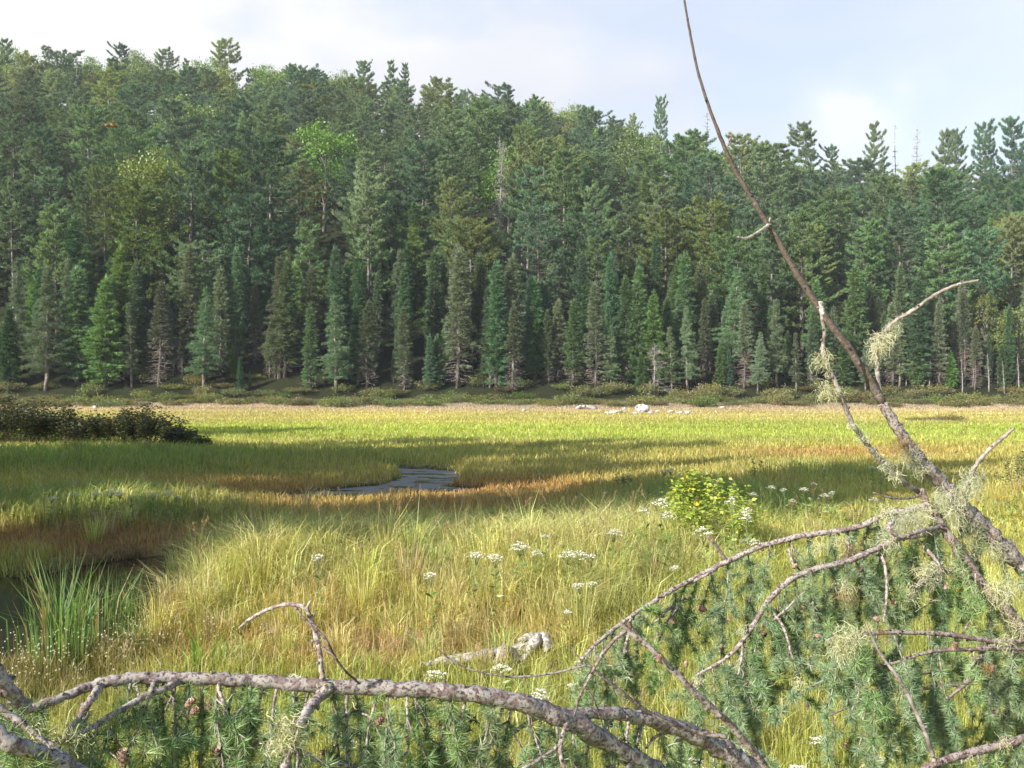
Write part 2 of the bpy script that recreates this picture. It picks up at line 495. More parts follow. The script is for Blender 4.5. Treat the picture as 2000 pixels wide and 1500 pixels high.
def cover(x, y):
    """colour, height and tallness of what grows at a spot"""
    col = np.stack([np.interp(y + 6 * (noise(x, y, 16, 5, 70) - .5) * np.clip(y / 30, 0, 1), CY, CC[:, i]) for i in range(3)], 1)
    st = noise(x, y, 9 + 0 * y, 2.2, 21)[:, None]
    col = col * (0.84 + 0.32 * st)
    b2 = np.clip((noise(x, y, 22, 3.0, 77) - .62) * 4, 0, 1)[:, None] * np.clip((y - 20) / 20, 0, 1)[:, None]
    col = col * (1 - .4 * b2) + np.array([.52, .40, .20]) * .4 * b2
    hgt = np.interp(y, [4, 9, 14, 22, 40, 85, 96], [.34, .34, .30, .28, .26, .17, .14])
    for L_, c_, hh in ((GREEN, (.30, .40, .09), .44), (RUST, (.53, .32, .11), .17), (STRAW, (.62, .46, .28), .26), (MUD, (.22, .19, .07), .26)):
        for px, py, rx, ry, k in L_:
            m = (np.clip(blob(x, y, px, py, rx, ry) * 1.6 * (0.6 + .8 * fbm(x, y, .9, 55)), 0, 1) * k)[:, None]
            col = col * (1 - m) + np.array(c_) * m
            hgt = hgt * (1 - m[:, 0]) + hh * m[:, 0]
    col = col * np.array([.98, .97, 1.2])
    tall = np.zeros(len(x))
    for px, py, rx, ry in TALL:
        tall = np.maximum(tall, np.clip(blob(x, y, px, py, rx, ry) * 1.5, 0, 1))
    tall *= np.clip(0.35 + 1.3 * fbm(x, y, .75, 61), 0, 1.1)
    m = tall[:, None] * .85
    col = col * (1 - m) + np.array([.70, .70, .18]) * m
    hgt = hgt + .34 * tall
    return col, hgt, tall


def build_land():
    ys = np.concatenate([np.arange(-220, -20, 20), np.arange(-20, 4, 1.0), np.arange(4, 30, .2), np.arange(30, 100, 1.0), np.arange(100, 345, 4), np.arange(345, 700, 40)])
    xs = np.concatenate([np.arange(-640, -260, 40), np.arange(-260, -60, 5), np.arange(-60, -13, 1.0), np.arange(-13, 13, .2), np.arange(13, 60, 1.0), np.arange(60, 260, 5), np.arange(260, 641, 40)])
    X, Y = np.meshgrid(xs, ys)
    Z = land(X.ravel(), Y.ravel())
    col, _, _ = cover(X.ravel(), np.maximum(Y.ravel(), 4))
    col = col * 0.60
    soil = np.clip((WATER + .09 - Z) / .08, 0, 1)[:, None]
    col = col * (1 - soil) + np.array([.055, .035, .018]) * soil
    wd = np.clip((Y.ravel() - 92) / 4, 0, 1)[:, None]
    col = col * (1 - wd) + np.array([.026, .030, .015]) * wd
    nx, ny = len(xs), len(ys)
    i = (np.arange(ny - 1)[:, None] * nx + np.arange(nx - 1)[None]).ravel()
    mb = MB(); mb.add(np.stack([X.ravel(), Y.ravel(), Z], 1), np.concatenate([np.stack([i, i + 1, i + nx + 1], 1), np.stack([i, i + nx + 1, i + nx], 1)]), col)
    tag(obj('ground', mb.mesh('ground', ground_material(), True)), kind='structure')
    wb = MB(); wb.add([(-34, 3.5, WATER), (10, 3.5, WATER), (10, 40, WATER), (-34, 40, WATER)], [(0, 1, 2), (0, 2, 3)])
    tag(obj('water', wb.mesh('water', water_material())), kind='structure')


build_land()


# ------------------------------------------------------------------ trees: a few meshes of each kind, every tree its own objects
def tufts(mb, C, D, k, ln, wd, spread, col, rg, cv=.18):
    n = len(C)
    c = np.asarray(col) * (1 + rg.uniform(-cv, cv, (n, 1)))
    C = np.repeat(C, k, 0); D = np.repeat(D, k, 0)
    d = unit(unit(D) + rg.normal(size=C.shape) * spread)
    slivers(mb, C + rg.normal(size=C.shape) * ln * .22, d, ln * rg.uniform(.6, 1.25, len(C)), wd * rg.uniform(.7, 1.2, len(C)), np.repeat(c, k, 0), rg)


def bole(h, r, rg, lean=.01, seg=10, col=(1, 1, 1)):
    mb = MB(); t = np.linspace(0, 1, seg)
    a = rg.uniform(0, 6.28)
    pts = np.stack([np.cos(a) * lean * h * t ** 1.6 + rg.normal(size=seg) * .03, np.sin(a) * lean * h * t ** 1.6 + rg.normal(size=seg) * .03, t * h - .4 * (t == 0)], 1)
    tube(mb, pts, r * (1 - t) ** .85 + .015, 7, col)
    return mb, pts


def at_height(pts, z):
    return np.array([np.interp(z, pts[:, 2], pts[:, 0]), np.interp(z, pts[:, 2], pts[:, 1]), z])


def pine_meshes(seed, h, Rad, cb, flag, col):
    rg = np.random.default_rng(seed)
    tr, pts = bole(h, .011 * h + .08, rg, rg.uniform(.005, .03))
    cr = MB(); z = cb * h; fa = rg.uniform(-.5, .5)
    while z < h * .985:
        t = (z - cb * h) / (h - cb * h)
        prof = (1 - t) ** .31 * (0.65 + .35 * min(1, t / .2)) * rg.uniform(.72, 1.12)
        nb = rg.integers(4, 7); a0 = rg.uniform(0, 6.28)
        for j in range(nb):
            a = a0 + j * 6.283 / nb + rg.uniform(-.45, .45)
            Lb = max(.6, Rad * prof * rg.uniform(.45, 1.35) * (1 + flag * math.cos(a - fa)))
            o = np.array([math.cos(a), math.sin(a), 0]); base = at_height(pts, z + rg.uniform(-.2, .2))
            s = np.linspace(0, 1, 6)
            rise = rg.uniform(-.14, .12) + .30 * t ** 4
            bp = base + o * (Lb * s)[:, None] + np.array([0, 0, 1]) * (Lb * (rise * s + .26 * s ** 3 - .05 * np.sin(3.1 * s)))[:, None]
            if Lb > 1.2: tube(tr, bp, .055 * (1 - s) * min(1, Lb / 4) + .012, 4, (1, 1, 1), cap=False)
            m = int(6 + Lb * 7.5); ss = rg.uniform(.28, 1.0, m) ** .8
            p = np.stack([np.interp(ss, s, bp[:, i]) for i in range(3)], 1)
            side = np.array([-o[1], o[0], 0]); off = rg.uniform(-1, 1, m) * Lb * .42 * (1.15 - ss)
            p = p + side * off[:, None] + np.array([0, 0, 1]) * rg.uniform(-.03, .17, m)[:, None]
            dd = o * .55 + side * (np.sign(off) * .40)[:, None] + np.array([0, 0, .75 + .25 * t])
            tufts(cr, p, dd, 13, .42, .12, .45, col, rg, .18)
        z += rg.uniform(1.0, 1.7) * (h / 22) * (1.05 - .35 * t)
    p = at_height(pts, h * .985)[None] + rg.normal(size=(8, 3)) * .15
    tufts(cr, p, np.repeat([[0, 0, 1.]], 8, 0), 12, .55, .1, .35, col, rg)
    return [('trunk', tr.mesh('pine_trunk', M['trunk'])), ('crown', cr.mesh('pine_crown', M['needle']))]


def spruce_meshes(seed, h, Rad, live, dead, col, club=0.0, droop=.34, thick=1.0):
    """live: height share where green foliage starts; dead: how much grey dead wood hangs below"""
    rg = np.random.default_rng(seed)
    tr, pts = bole(h, .009 * h + .035, rg, rg.uniform(0, .02), 12)
    cr = MB(); dd = MB(); z = .06 * h; col = np.asarray(col) * (np.array([1.8, 2.15, 2.0]) if live > .03 else np.array([2.0, 1.95, 2.1]))
    while z < h * .99:
        t = z / h
        prof = (1 - t) ** .68 * min(1, .55 + t * 1.3) + club * math.exp(-((t - .90) / .06) ** 2)
        nb = rg.integers(4, 6); a0 = rg.uniform(0, 6.28)
        green = 1 / (1 + math.exp(-(t - live) / .06))
        for j in range(nb):
            a = a0 + j * 6.283 / nb + rg.uniform(-.4, .4)
            Lb = max(.12, Rad * prof * rg.uniform(.55, 1.25)); o = np.array([math.cos(a), math.sin(a), 0])
            base = at_height(pts, z + rg.uniform(-.08, .08)); s = np.linspace(0, 1, 5)
            dr = droop * (1 - t * 1.1)
            bp = base + o * (Lb * s)[:, None] + np.array([0, 0, 1]) * (Lb * (-dr * 1.5 * s + dr * .75 * s ** 2 + .18 * t * s))[:, None]
            if rg.uniform() < green:
                m = int(4 + Lb * 9 * thick); ss = rg.uniform(.12, 1, m) ** .8
                p = np.stack([np.interp(ss, s, bp[:, i]) for i in range(3)], 1)
                side = np.array([-o[1], o[0], 0]); off = rg.uniform(-1, 1, m) * (.16 + .28 * Lb * (1 - ss)) * .75
                p = p + side * off[:, None] + np.array([0, 0, 1]) * rg.uniform(-.12, .03, m)[:, None]
                tufts(cr, p, o * .8 + side * np.sign(off)[:, None] * .4 + np.array([0, 0, -.15 + .5 * t]), 9, .24, .062, .42, col, rg, .2)
                if Lb > .6 and rg.uniform() < .25: tube(dd, bp, .014 * (1 - s) + .005, 3, (1, 1, 1), cap=False)
            elif dead > 0 and rg.uniform() < dead:
                tube(dd, bp + rg.normal(size=bp.shape) * .03, .020 * (1 - s) + .007, 3, rg.uniform(.75, 1.1, 3).mean() * np.ones(3), cap=False)
                for q in range(int(4 + Lb * 5)):
                    k = rg.uniform(.25, 1); p0 = np.array([np.interp(k, s, bp[:, i]) for i in range(3)])
                    e = p0 + (o * .5 + rg.normal(size=3) * .5 + np.array([0, 0, -.45])) * rg.uniform(.15, .42)
                    slivers(dd, p0[None], (e - p0)[None], [np.linalg.norm(e - p0)], [.024], (1, 1, 1), rg)
        z += rg.uniform(.16, .27) * (h / 11) ** .6
    tufts(cr, at_height(pts, h)[None].repeat(5, 0), np.array([[0, 0, 1.]]).repeat(5, 0), 7, .4, .05, .22, col, rg)
    if dd.n: tr.add(np.concatenate(dd.V), np.concatenate(dd.T), np.concatenate(dd.C) * np.array([1.75, 1.7, 1.65]))
    out = [('trunk', tr.mesh('spruce_trunk', M['trunk'])), ('crown', cr.mesh('spruce_crown', M['needle']))]
    return out


def larch_meshes(seed, h, Rad, col):
    rg = np.random.default_rng(seed)
    tr, pts = bole(h, .009 * h + .04, rg, .015, 12, (1.5, 1.45, 1.4))
    cr = MB(); z = .16 * h; col = np.asarray(col) * 1.6
    while z < h * .98:
        t = z / h; prof = (1 - t) ** .8 * min(1, .5 + t * 1.8)
        for j in range(rg.integers(3, 6)):
            a = rg.uniform(0, 6.283); Lb = max(.2, Rad * prof * rg.uniform(.5, 1.25)); o = np.array([math.cos(a), math.sin(a), 0])
            base = at_height(pts, z); s = np.linspace(0, 1, 5)
            bp = base + o * (Lb * s)[:, None] + np.array([0, 0, 1]) * (Lb * (.12 * s - .22 * s * s + .2 * t * s))[:, None]
            tube(tr, bp, .02 * (1 - s) + .006, 3, (1.3, 1.25, 1.2), cap=False)
            m = int(5 + Lb * 13); ss = rg.uniform(.15, 1, m)
            p = np.stack([np.interp(ss, s, bp[:, i]) for i in range(3)], 1)
            side = np.array([-o[1], o[0], 0]); off = rg.uniform(-1, 1, m) * .40 * Lb * (1.1 - ss)
            p = p + side * off[:, None] + np.array([0, 0, 1]) * rg.uniform(-.2, .02, m)[:, None]
            tufts(cr, p, o[None] * .6 + side * np.sign(off)[:, None] * .4 + np.array([0, 0, .25]), 9, .21, .032, .65, col, rg, .15)
        z += rg.uniform(.15, .27) * (h / 11) ** .6
    return [('trunk', tr.mesh('larch_trunk', M['trunk'])), ('crown', cr.mesh('larch_crown', M['needle']))]


def broad_meshes(seed, h, Rad, col, leaf=.36, per=80):
    rg = np.random.default_rng(seed)
    tr, pts = bole(h * .8, .016 * h + .04, rg, .05)
    cr = MB(); nc = int(34 + Rad * 10); col = np.asarray(col) * 1.45
    for i in range(nc):
        u = unit(rg.normal(size=3)); rr = rg.uniform(.35, 1) ** .6
        c = np.array([0, 0, h * .62]) + u * rr * np.array([Rad, Rad, h * .37]) * rg.uniform(.8, 1.1)
        b = at_height(pts, min(h * .75, max(h * .25, c[2] - .25 * h)))
        if i % 2 == 0:
            s = np.linspace(0, 1, 5)[:, None]; bp = b + (c - b) * s + np.array([0, 0, .6]) * np.sin(3.14 * s)
            tube(tr, bp, .06 * (1 - s[:, 0]) * h / 14 + .015, 4, cap=False)
        sz = rg.uniform(.55, 1.05) * Rad * .34
        p = c + rg.normal(size=(per, 3)) * np.array([sz, sz, sz * .55]) * .62
        leaves(cr, p, rg.normal(size=(per, 3)) + u * .6 + np.array([0, 0, .1]), leaf * rg.uniform(.7, 1.3, per), leaf * .62, np.asarray(col) * rg.uniform(.82, 1.2) * rg.uniform(.9, 1.1, (per, 1)), rg)
    return [('trunk', tr.mesh('broadleaf_trunk', M['trunk'])), ('crown', cr.mesh('broadleaf_crown', M['leaf']))]


def snag_meshes(seed, h, Rad, fine=3, top=.98, droop=-.1, base=.18):
    """standing dead tree: bare grey bole and bare branches"""
    rg = np.random.default_rng(seed)
    tr, pts = bole(h, .009 * h + .03, rg, .03, 12); br = MB(); z = base * h
    while z < h * top:
        t = z / h
        for j in range(rg.integers(2, 5)):
            a = rg.uniform(0, 6.283); Lb = Rad * (1 - t) ** .6 * rg.uniform(.4, 1.2); o = np.array([math.cos(a), math.sin(a), 0])
            s = np.linspace(0, 1, 5); bs = at_height(pts, z)
            bp = bs + o * (Lb * s)[:, None] + np.array([0, 0, 1]) * (Lb * (droop * s + .25 * s * s))[:, None] + rg.normal(size=(5, 3)) * .03 * s[:, None]
            tube(br, bp, .026 * (1 - s) + .008, 3, cap=False)
            for q in range(int(fine + Lb * fine)):
                k = rg.uniform(.2, 1); p0 = np.array([np.interp(k, s, bp[:, i]) for i in range(3)])
                slivers(br, p0[None], (o * .7 + rg.normal(size=3) * .7)[None], [rg.uniform(.2, .6)], [.03], (1, 1, 1), rg)
        z += rg.uniform(.2, .42)
    me = tr.mesh('snag_trunk', M['grey'])
    return [('trunk', me), ('branches', br.mesh('snag_branches', M['grey']))]


PINE_C = (.155, .235, .110); PINE_B = (.108, .195, .108); PINE_Y = (.205, .265, .095)
LIB = {
    'pine': [pine_meshes(100 + i, 20, rr, cb, fl, c) for i, (rr, cb, fl, c) in enumerate([
        (4.6, .16, .2, PINE_C), (5.2, .24, .3, PINE_B), (4.2, .14, .15, PINE_C), (5.0, .20, .35, PINE_Y), (4.6, .28, .25, PINE_B),
        (5.4, .16, .1, PINE_C), (6.2, .32, .4, PINE_C), (5.0, .12, .2, PINE_Y), (5.6, .22, .3, PINE_B), (4.3, .16, .15, PINE_C)])],
    'tallpine': [pine_meshes(140 + i, 24, rr, cb, .3, c) for i, (rr, cb, c) in enumerate([(5.4, .42, PINE_C), (6.0, .46, PINE_B), (5.6, .36, PINE_Y)])],
    'spruce': [spruce_meshes(200 + i, 11, rr, lv, de, c, cl) for i, (rr, lv, de, c, cl) in enumerate([
        (1.25, .22, .9, (.075, .092, .052), .12), (1.0, .34, .9, (.068, .088, .050), .16), (1.45, .30, .9, (.088, .094, .060), .05),
        (1.1, .15, .6, (.060, .092, .050), .10), (1.3, .46, 1.0, (.092, .094, .064), .1), (.95, .12, .5, (.052, .084, .046), .12)])],
    'fir': [spruce_meshes(240 + i, 10, rr, .02, .2, c, 0, dr, 1.35) for i, (rr, dr, c) in enumerate([
        (1.6, .20, (.064, .112, .046)), (1.3, .24, (.050, .098, .044)), (1.8, .16, (.082, .135, .044)), (1.15, .22, (.046, .092, .050))])],
    'larch': [larch_meshes(280 + i, 11, rr, c) for i, (rr, c) in enumerate([(1.8, (.105, .150, .088)), (2.1, (.092, .145, .082)), (1.5, (.115, .150, .080))])],
    'broad': [broad_meshes(320 + i, 14, rr, c) for i, (rr, c) in enumerate([(4.4, (.115, .175, .040)), (5.0, (.100, .160, .038)), (3.8, (.150, .190, .045))])],
    'birch': [broad_meshes(340 + i, 10, 2.0, c, .22, 40) for i, c in enumerate([(.110, .165, .040), (.135, .165, .045)])],
    'snag': [snag_meshes(360 + i, 11, rr) for i, rr in enumerate([1.3, 1.0, 1.6])],
    'thinsnag': [snag_meshes(380, 9, .7, 1), snag_meshes(381, 9, .9, 1)],
    'dense_snag': [snag_meshes(390, 6.0, 2.0, 16, .97, -.25, .06), snag_meshes(391, 12, 1.7, 14, .97, -.3, .15)],
}
NAME = {'pine': 'pine_tree', 'tallpine': 'pine_tree', 'spruce': 'spruce_tree', 'fir': 'fir_tree', 'larch': 'larch_tree', 'broad': 'broadleaf_tree', 'birch': 'birch_tree',
        'snag': 'dead_tree', 'thinsnag': 'dead_tree', 'dense_snag': 'dead_tree'}
BASEH = {'pine': 20, 'tallpine': 24, 'spruce': 11, 'fir': 10, 'larch': 11, 'broad': 14, 'birch': 10, 'snag': 11, 'thinsnag': 9}
TREES = []


def plant(kind, x, y, h, rz=None, wide=1.0, var=None, zoff=0.0, tint=None):
    lib = LIB[kind]; i = random.randrange(len(lib)) if var is None else var % len(lib)
    k = h / (BASEH[kind] if kind in BASEH else (6.0, 12.0)[i])
    z = zl(x, y) + zoff
    r = thing(NAME[kind], None, None, (x, y, z), random.uniform(0, 6.28) if rz is None else rz, None, (k * wide, k * wide, k))
    tl = .055 if 'snag' in kind else .025
    r.rotation_euler = (random.uniform(-tl, tl), random.uniform(-tl, tl), r.rotation_euler[2])
    for nm, me in lib[i]:
        obj(nm, me, r)
    TREES.append(dict(o=r, kind=kind, x=x, y=y, z=z, h=h, var=i))
    return r


def plant_px(kind, px, top, y, wide=1.0, var=None, **kw):
    """tree at a distance whose tip reaches a given height over the ridge line"""
    x = (px - 1000) / F * y
    h = H + (HZ - top) / F * y - zl(x, y)
    return plant(kind, x, y, h, wide=wide, var=var, **kw)


# pines breaking the skyline
for px, top, y, wd_, v in [(8, 78, 236, .8, 0), (238, 88, 246, .85, 1), (322, 97, 240, .9, 5), (362, 118, 245, .6, 2), (432, 78, 236, .85, 3), (488, 138, 244, .7, 8), (592, 158, 250, .6, 4),
                           (715, 122, 242, .8, 0), (766, 122, 246, .62, 2), (794, 128, 248, .5, 9), (855, 155, 246, .7, 8), (905, 178, 248, .7, 5), (988, 188, 246, .6, 9), (1290, 190, 228, .5, 4),
                           (1578, 242, 222, .85, 5), (1622, 285, 226, .7, 1), (1712, 246, 226, .62, 2), (1842, 262, 222, .7, 9), (1870, 255, 230, .6, 0), (1928, 240, 228, .7, 4), (1978, 228, 224, .75, 1), (1235, 222, 240, .6, 7)]:
    plant_px('pine', px, top, y, wd_, v)
plant_px('thinsnag', 1380, 212, 232, .9, 1); plant_px('thinsnag', 1750, 240, 230, .6, 0); plant_px('snag', 1783, 246, 226, .8, 0); plant_px('thinsnag', 48, 92, 240, .8, 1)
# the tall pines standing just behind the spruces
for px, top, y, wd_, v in [(372, 285, 112, .85, 1), (402, 330, 114, .8, 0), (525, 270, 113, 1.0, 1), (455, 300, 118, .9, 2), (720, 340, 114, .95, 0), (100, 330, 112, .95, 1), (28, 350, 110, .9, 0), (205, 330, 121, .9, 2),
                           (1030, 330, 118, .95, 1), (1165, 360, 117, .9, 0), (1450, 420, 112, .75, 1), (1590, 440, 114, 1.0, 2), (1690, 450, 116, .9, 0), (1850, 400, 118, .9, 1), (1975, 420, 113, .9, 2), (880, 350, 124, .9, 2), (600, 330, 122, .9, 2)]:
    plant_px('tallpine', px, top, y, wd_, v)
plant_px('dense_snag', 972, 278, 138, .75, 1)                       # brown dead spruce on the hillside
# the hillside
heroes = [(t['x'], t['y']) for t in TREES]
row = 0; y = 119.0
while y < 264:
    half = .513 * y + 5; step = 9.2 if y < 170 else 10.2
    x = -half + (row % 2) * step * .5
    while x < half:
        xx = x + random.uniform(-2.6, 2.6); yy = y + random.uniform(-2.8, 2.8)
        if min((xx - a) ** 2 + ((yy - b) * .8) ** 2 for a, b in heroes) > 20:
            q = random.random(); px = 1000 + F * xx / yy
            pb = .08 + (.55 if yy > 228 and (px < 650 or 950 < px < 1250) else .15 if yy > 228 else 0)
            if q < pb: plant('broad', xx, yy, random.uniform(12, 16))
            elif q < pb + .06: plant('fir', xx, yy, random.uniform(10, 15), wide=1.2)
            elif q < pb + .075: plant('snag', xx, yy, random.uniform(10, 15))
            else: plant('pine', xx, yy, random.uniform(10.5, 17.0) * (.86 if yy > 230 else 1), wide=random.uniform(1.0, 1.4))
        x += step
    y += 7.8 + (y - 119) * .012; row += 1
for px in range(-20, 2040, 68):                                     # broadleaved crowns along the crest
    yy = 262 + random.uniform(-4, 8)
    if px < 660 or 960 < px < 1260 or 1440 < px < 1560 or random.random() < .35: plant('broad', (px + random.uniform(-20, 20) - 1000) / F * yy, yy, random.uniform(12, 15))
# the row of spruces, firs and larches along the marsh
EDGE_ROW = [('fir', 18, 590, 98, 1), ('larch', 92, 522, 97.5, 0), ('fir', 152, 520, 99, 0), ('fir', 206, 548, 98, 2), ('larch', 258, 590, 98, 2), ('spruce', 262, 520, 104, 0), ('spruce', 312, 545, 98, 4), ('larch', 398, 556, 97.5, 1), ('spruce', 352, 560, 102, 2),
            ('fir', 470, 694, 97, 3), ('fir', 488, 716, 97.5, 1), ('spruce', 450, 600, 101, 5), ('spruce', 556, 512, 100, 0), ('spruce', 606, 600, 97.5, 3), ('larch', 656, 570, 97, 0), ('spruce', 716, 598, 98, 2), ('fir', 690, 620, 101, 1), ('spruce', 790, 590, 97.5, 2),
            ('fir', 840, 662, 97.5, 3), ('spruce', 895, 500, 98, 2), ('spruce', 958, 575, 98, 1), ('spruce', 1002, 592, 97, 4), ('fir', 1046, 545, 100, 1), ('spruce', 1072, 600, 99, 0), ('fir', 1098, 620, 101, 3), ('spruce', 1118, 590, 98.5, 0), ('spruce', 1165, 565, 98, 2),
            ('spruce', 1142, 545, 103, 3), ('spruce', 1222, 540, 99, 0), ('spruce', 1190, 600, 101, 5), ('fir', 1252, 700, 97, 0), ('spruce', 1300, 575, 100, 1), ('larch', 1342, 588, 97.5, 0), ('spruce', 1388, 565, 102, 0), ('larch', 1312, 640, 97, 2), ('spruce', 1455, 590, 98, 4), ('larch', 1480, 640, 97, 1),
            ('spruce', 1420, 600, 101, 3), ('spruce', 1510, 590, 101, 1), ('larch', 1555, 650, 97.5, 2), ('spruce', 1540, 560, 106, 0), ('spruce', 1600, 600, 103, 2), ('fir', 1650, 640, 99, 0), ('spruce', 1700, 580, 103, 0), ('larch', 1690, 660, 98, 0), ('spruce', 1745, 600, 99, 2),
            ('spruce', 1790, 560, 101, 4), ('spruce', 1835, 590, 98.5, 2), ('spruce', 1872, 600, 100, 4), ('birch', 1925, 560, 104, 1), ('spruce', 1905, 640, 98, 4), ('birch', 1985, 600, 100, 1), ('birch', 1880, 540, 109, 0),
            ('birch', 270, 430, 112, 0), ('birch', 830, 590, 106, 0), ('birch', 660, 520, 110, 1), ('spruce', 140, 420, 106, 5), ('spruce', 78, 520, 103, 3), ('spruce', 215, 500, 105, 5), ('spruce', 420, 540, 106, 2)]
for kind, px, top, y, v in EDGE_ROW:
    plant_px(kind, px, top + random.uniform(-8, 12), y, random.uniform(1.1, 1.45), v)
plant_px('dense_snag', 1278, 672, 96.5, 1.1, 0); plant_px('thinsnag', 1408, 770, 95, 1.0, 0)
for px, top, y in [(1880, 700, 97), (1932, 690, 97.5), (1962, 705, 97), (1990, 690, 98), (1815, 700, 98), (1770, 680, 99)]: plant_px('thinsnag', px, top, y, 1.3)
for px, top, y in [(322, 545, 101), (105, 450, 110), (945, 520, 112), (1900, 690, 99), (1948, 700, 98.5), (1760, 660, 101)]: plant_px('snag', px, top, y, .8)
for i in range(40):                                                 # the stand behind that row
    yy = random.uniform(103, 117); px = -30 + 2060 * (i + random.uniform(0, .9)) / 40
    plant(random.choice(['spruce', 'spruce', 'spruce', 'fir']), (px - 1000) / F * yy, yy, random.uniform(7.5, 11.5), wide=1.2)
for i in range(26):                                                 # low branched pines filling the gaps of that stand
    yy = random.uniform(105, 117); px = -30 + 2060 * (i + random.uniform(0, .9)) / 26
    plant('pine', (px - 1000) / F * yy, yy, random.uniform(11, 16), wide=1.2)
for i in range(44):                                                 # young firs in the shade between the trunks
    yy = random.uniform(98, 102); px = -30 + 2060 * (i + random.uniform(0, .9)) / 44
    plant(random.choice(['fir', 'fir', 'spruce']), (px - 1000) / F * yy, yy, random.uniform(2.5, 6.0), wide=1.25)

for i in range(56):                                                 # slim spruces crowding the marsh edge
    yy = random.uniform(97.5, 104); px = -30 + 2060 * (i + random.uniform(0, .95)) / 56
    plant(random.choice(['spruce', 'spruce', 'spruce', 'larch', 'fir']), (px - 1000) / F * yy, yy, random.uniform(6.2, 12.5), wide=random.uniform(.95, 1.4))
for i in range(96):                                                 # understorey on the foot of the slope
    yy = random.uniform(104, 128); px = -30 + 2060 * (i + random.uniform(0, .9)) / 96
    plant(random.choice(['fir', 'spruce', 'spruce', 'birch', 'larch']), (px - 1000) / F * yy, yy, random.uniform(4.0, 8.5), wide=1.4)


def shade_tree(px, py, hgt, kind, wide=1.0, dz=.8):
    """a shore tree left of the picture, standing where its shadow falls on this spot of the marsh"""
    g = G(px, py); zt = hgt * dz; ln = (zt - .3) / math.tan(SUN_EL)
    x, y = g[0] + SAZ[0] * ln, g[1] + SAZ[1] * ln
    return plant(kind, float(x), float(y), hgt, wide=wide)


SHADE = []
for a in [(520, 882, 20, 'pine', .7), (760, 885, 21, 'pine', .7), (985, 890, 22, 'tallpine', .6), (40, 860, 17, 'pine', .9), (200, 858, 18, 'pine', .8),
          (120, 924, 18, 'pine', .85), (270, 936, 18, 'pine', .7), (400, 928, 19, 'pine', .75), (590, 938, 19, 'pine', .55), (640, 1062, 15, 'fir', .8), (430, 1075, 13, 'fir', .7), (985, 985, 19, 'fir', .7), (1010, 938, 22, 'fir', .6),
          (1270, 972, 15, 'pine', .65), (1470, 975, 15, 'pine', .65), (1560, 1000, 13, 'pine', .5), (1610, 975, 14, 'pine', .6), (1660, 945, 16, 'pine', .6), (0, 945, 17, 'pine', .8), (700, 945, 19, 'pine', .5), (300, 1088, 12, 'fir', .8), (-60, 925, 17, 'pine', .9), (480, 905, 20, 'pine', .6), (1640, 935, 20, 'fir', .6),
          (150, 848, 16, 'pine', .8), (330, 850, 16, 'pine', .7)]:
    SHADE.append(shade_tree(*a))


# ------------------------------------------------------------------ grasses (nobody could count the blades)
def jitter_col(c, lo=.62, hi=1.32, dry=.10):
    n = len(c)
    c = c * rng.uniform(lo, hi, (n, 1)) * rng.uniform(.93, 1.07, (n, 3))
    d = rng.uniform(size=n) < dry
    c[d] = np.array([.50, .40, .20]) * rng.uniform(.7, 1.15, (d.sum(), 1))
    return c


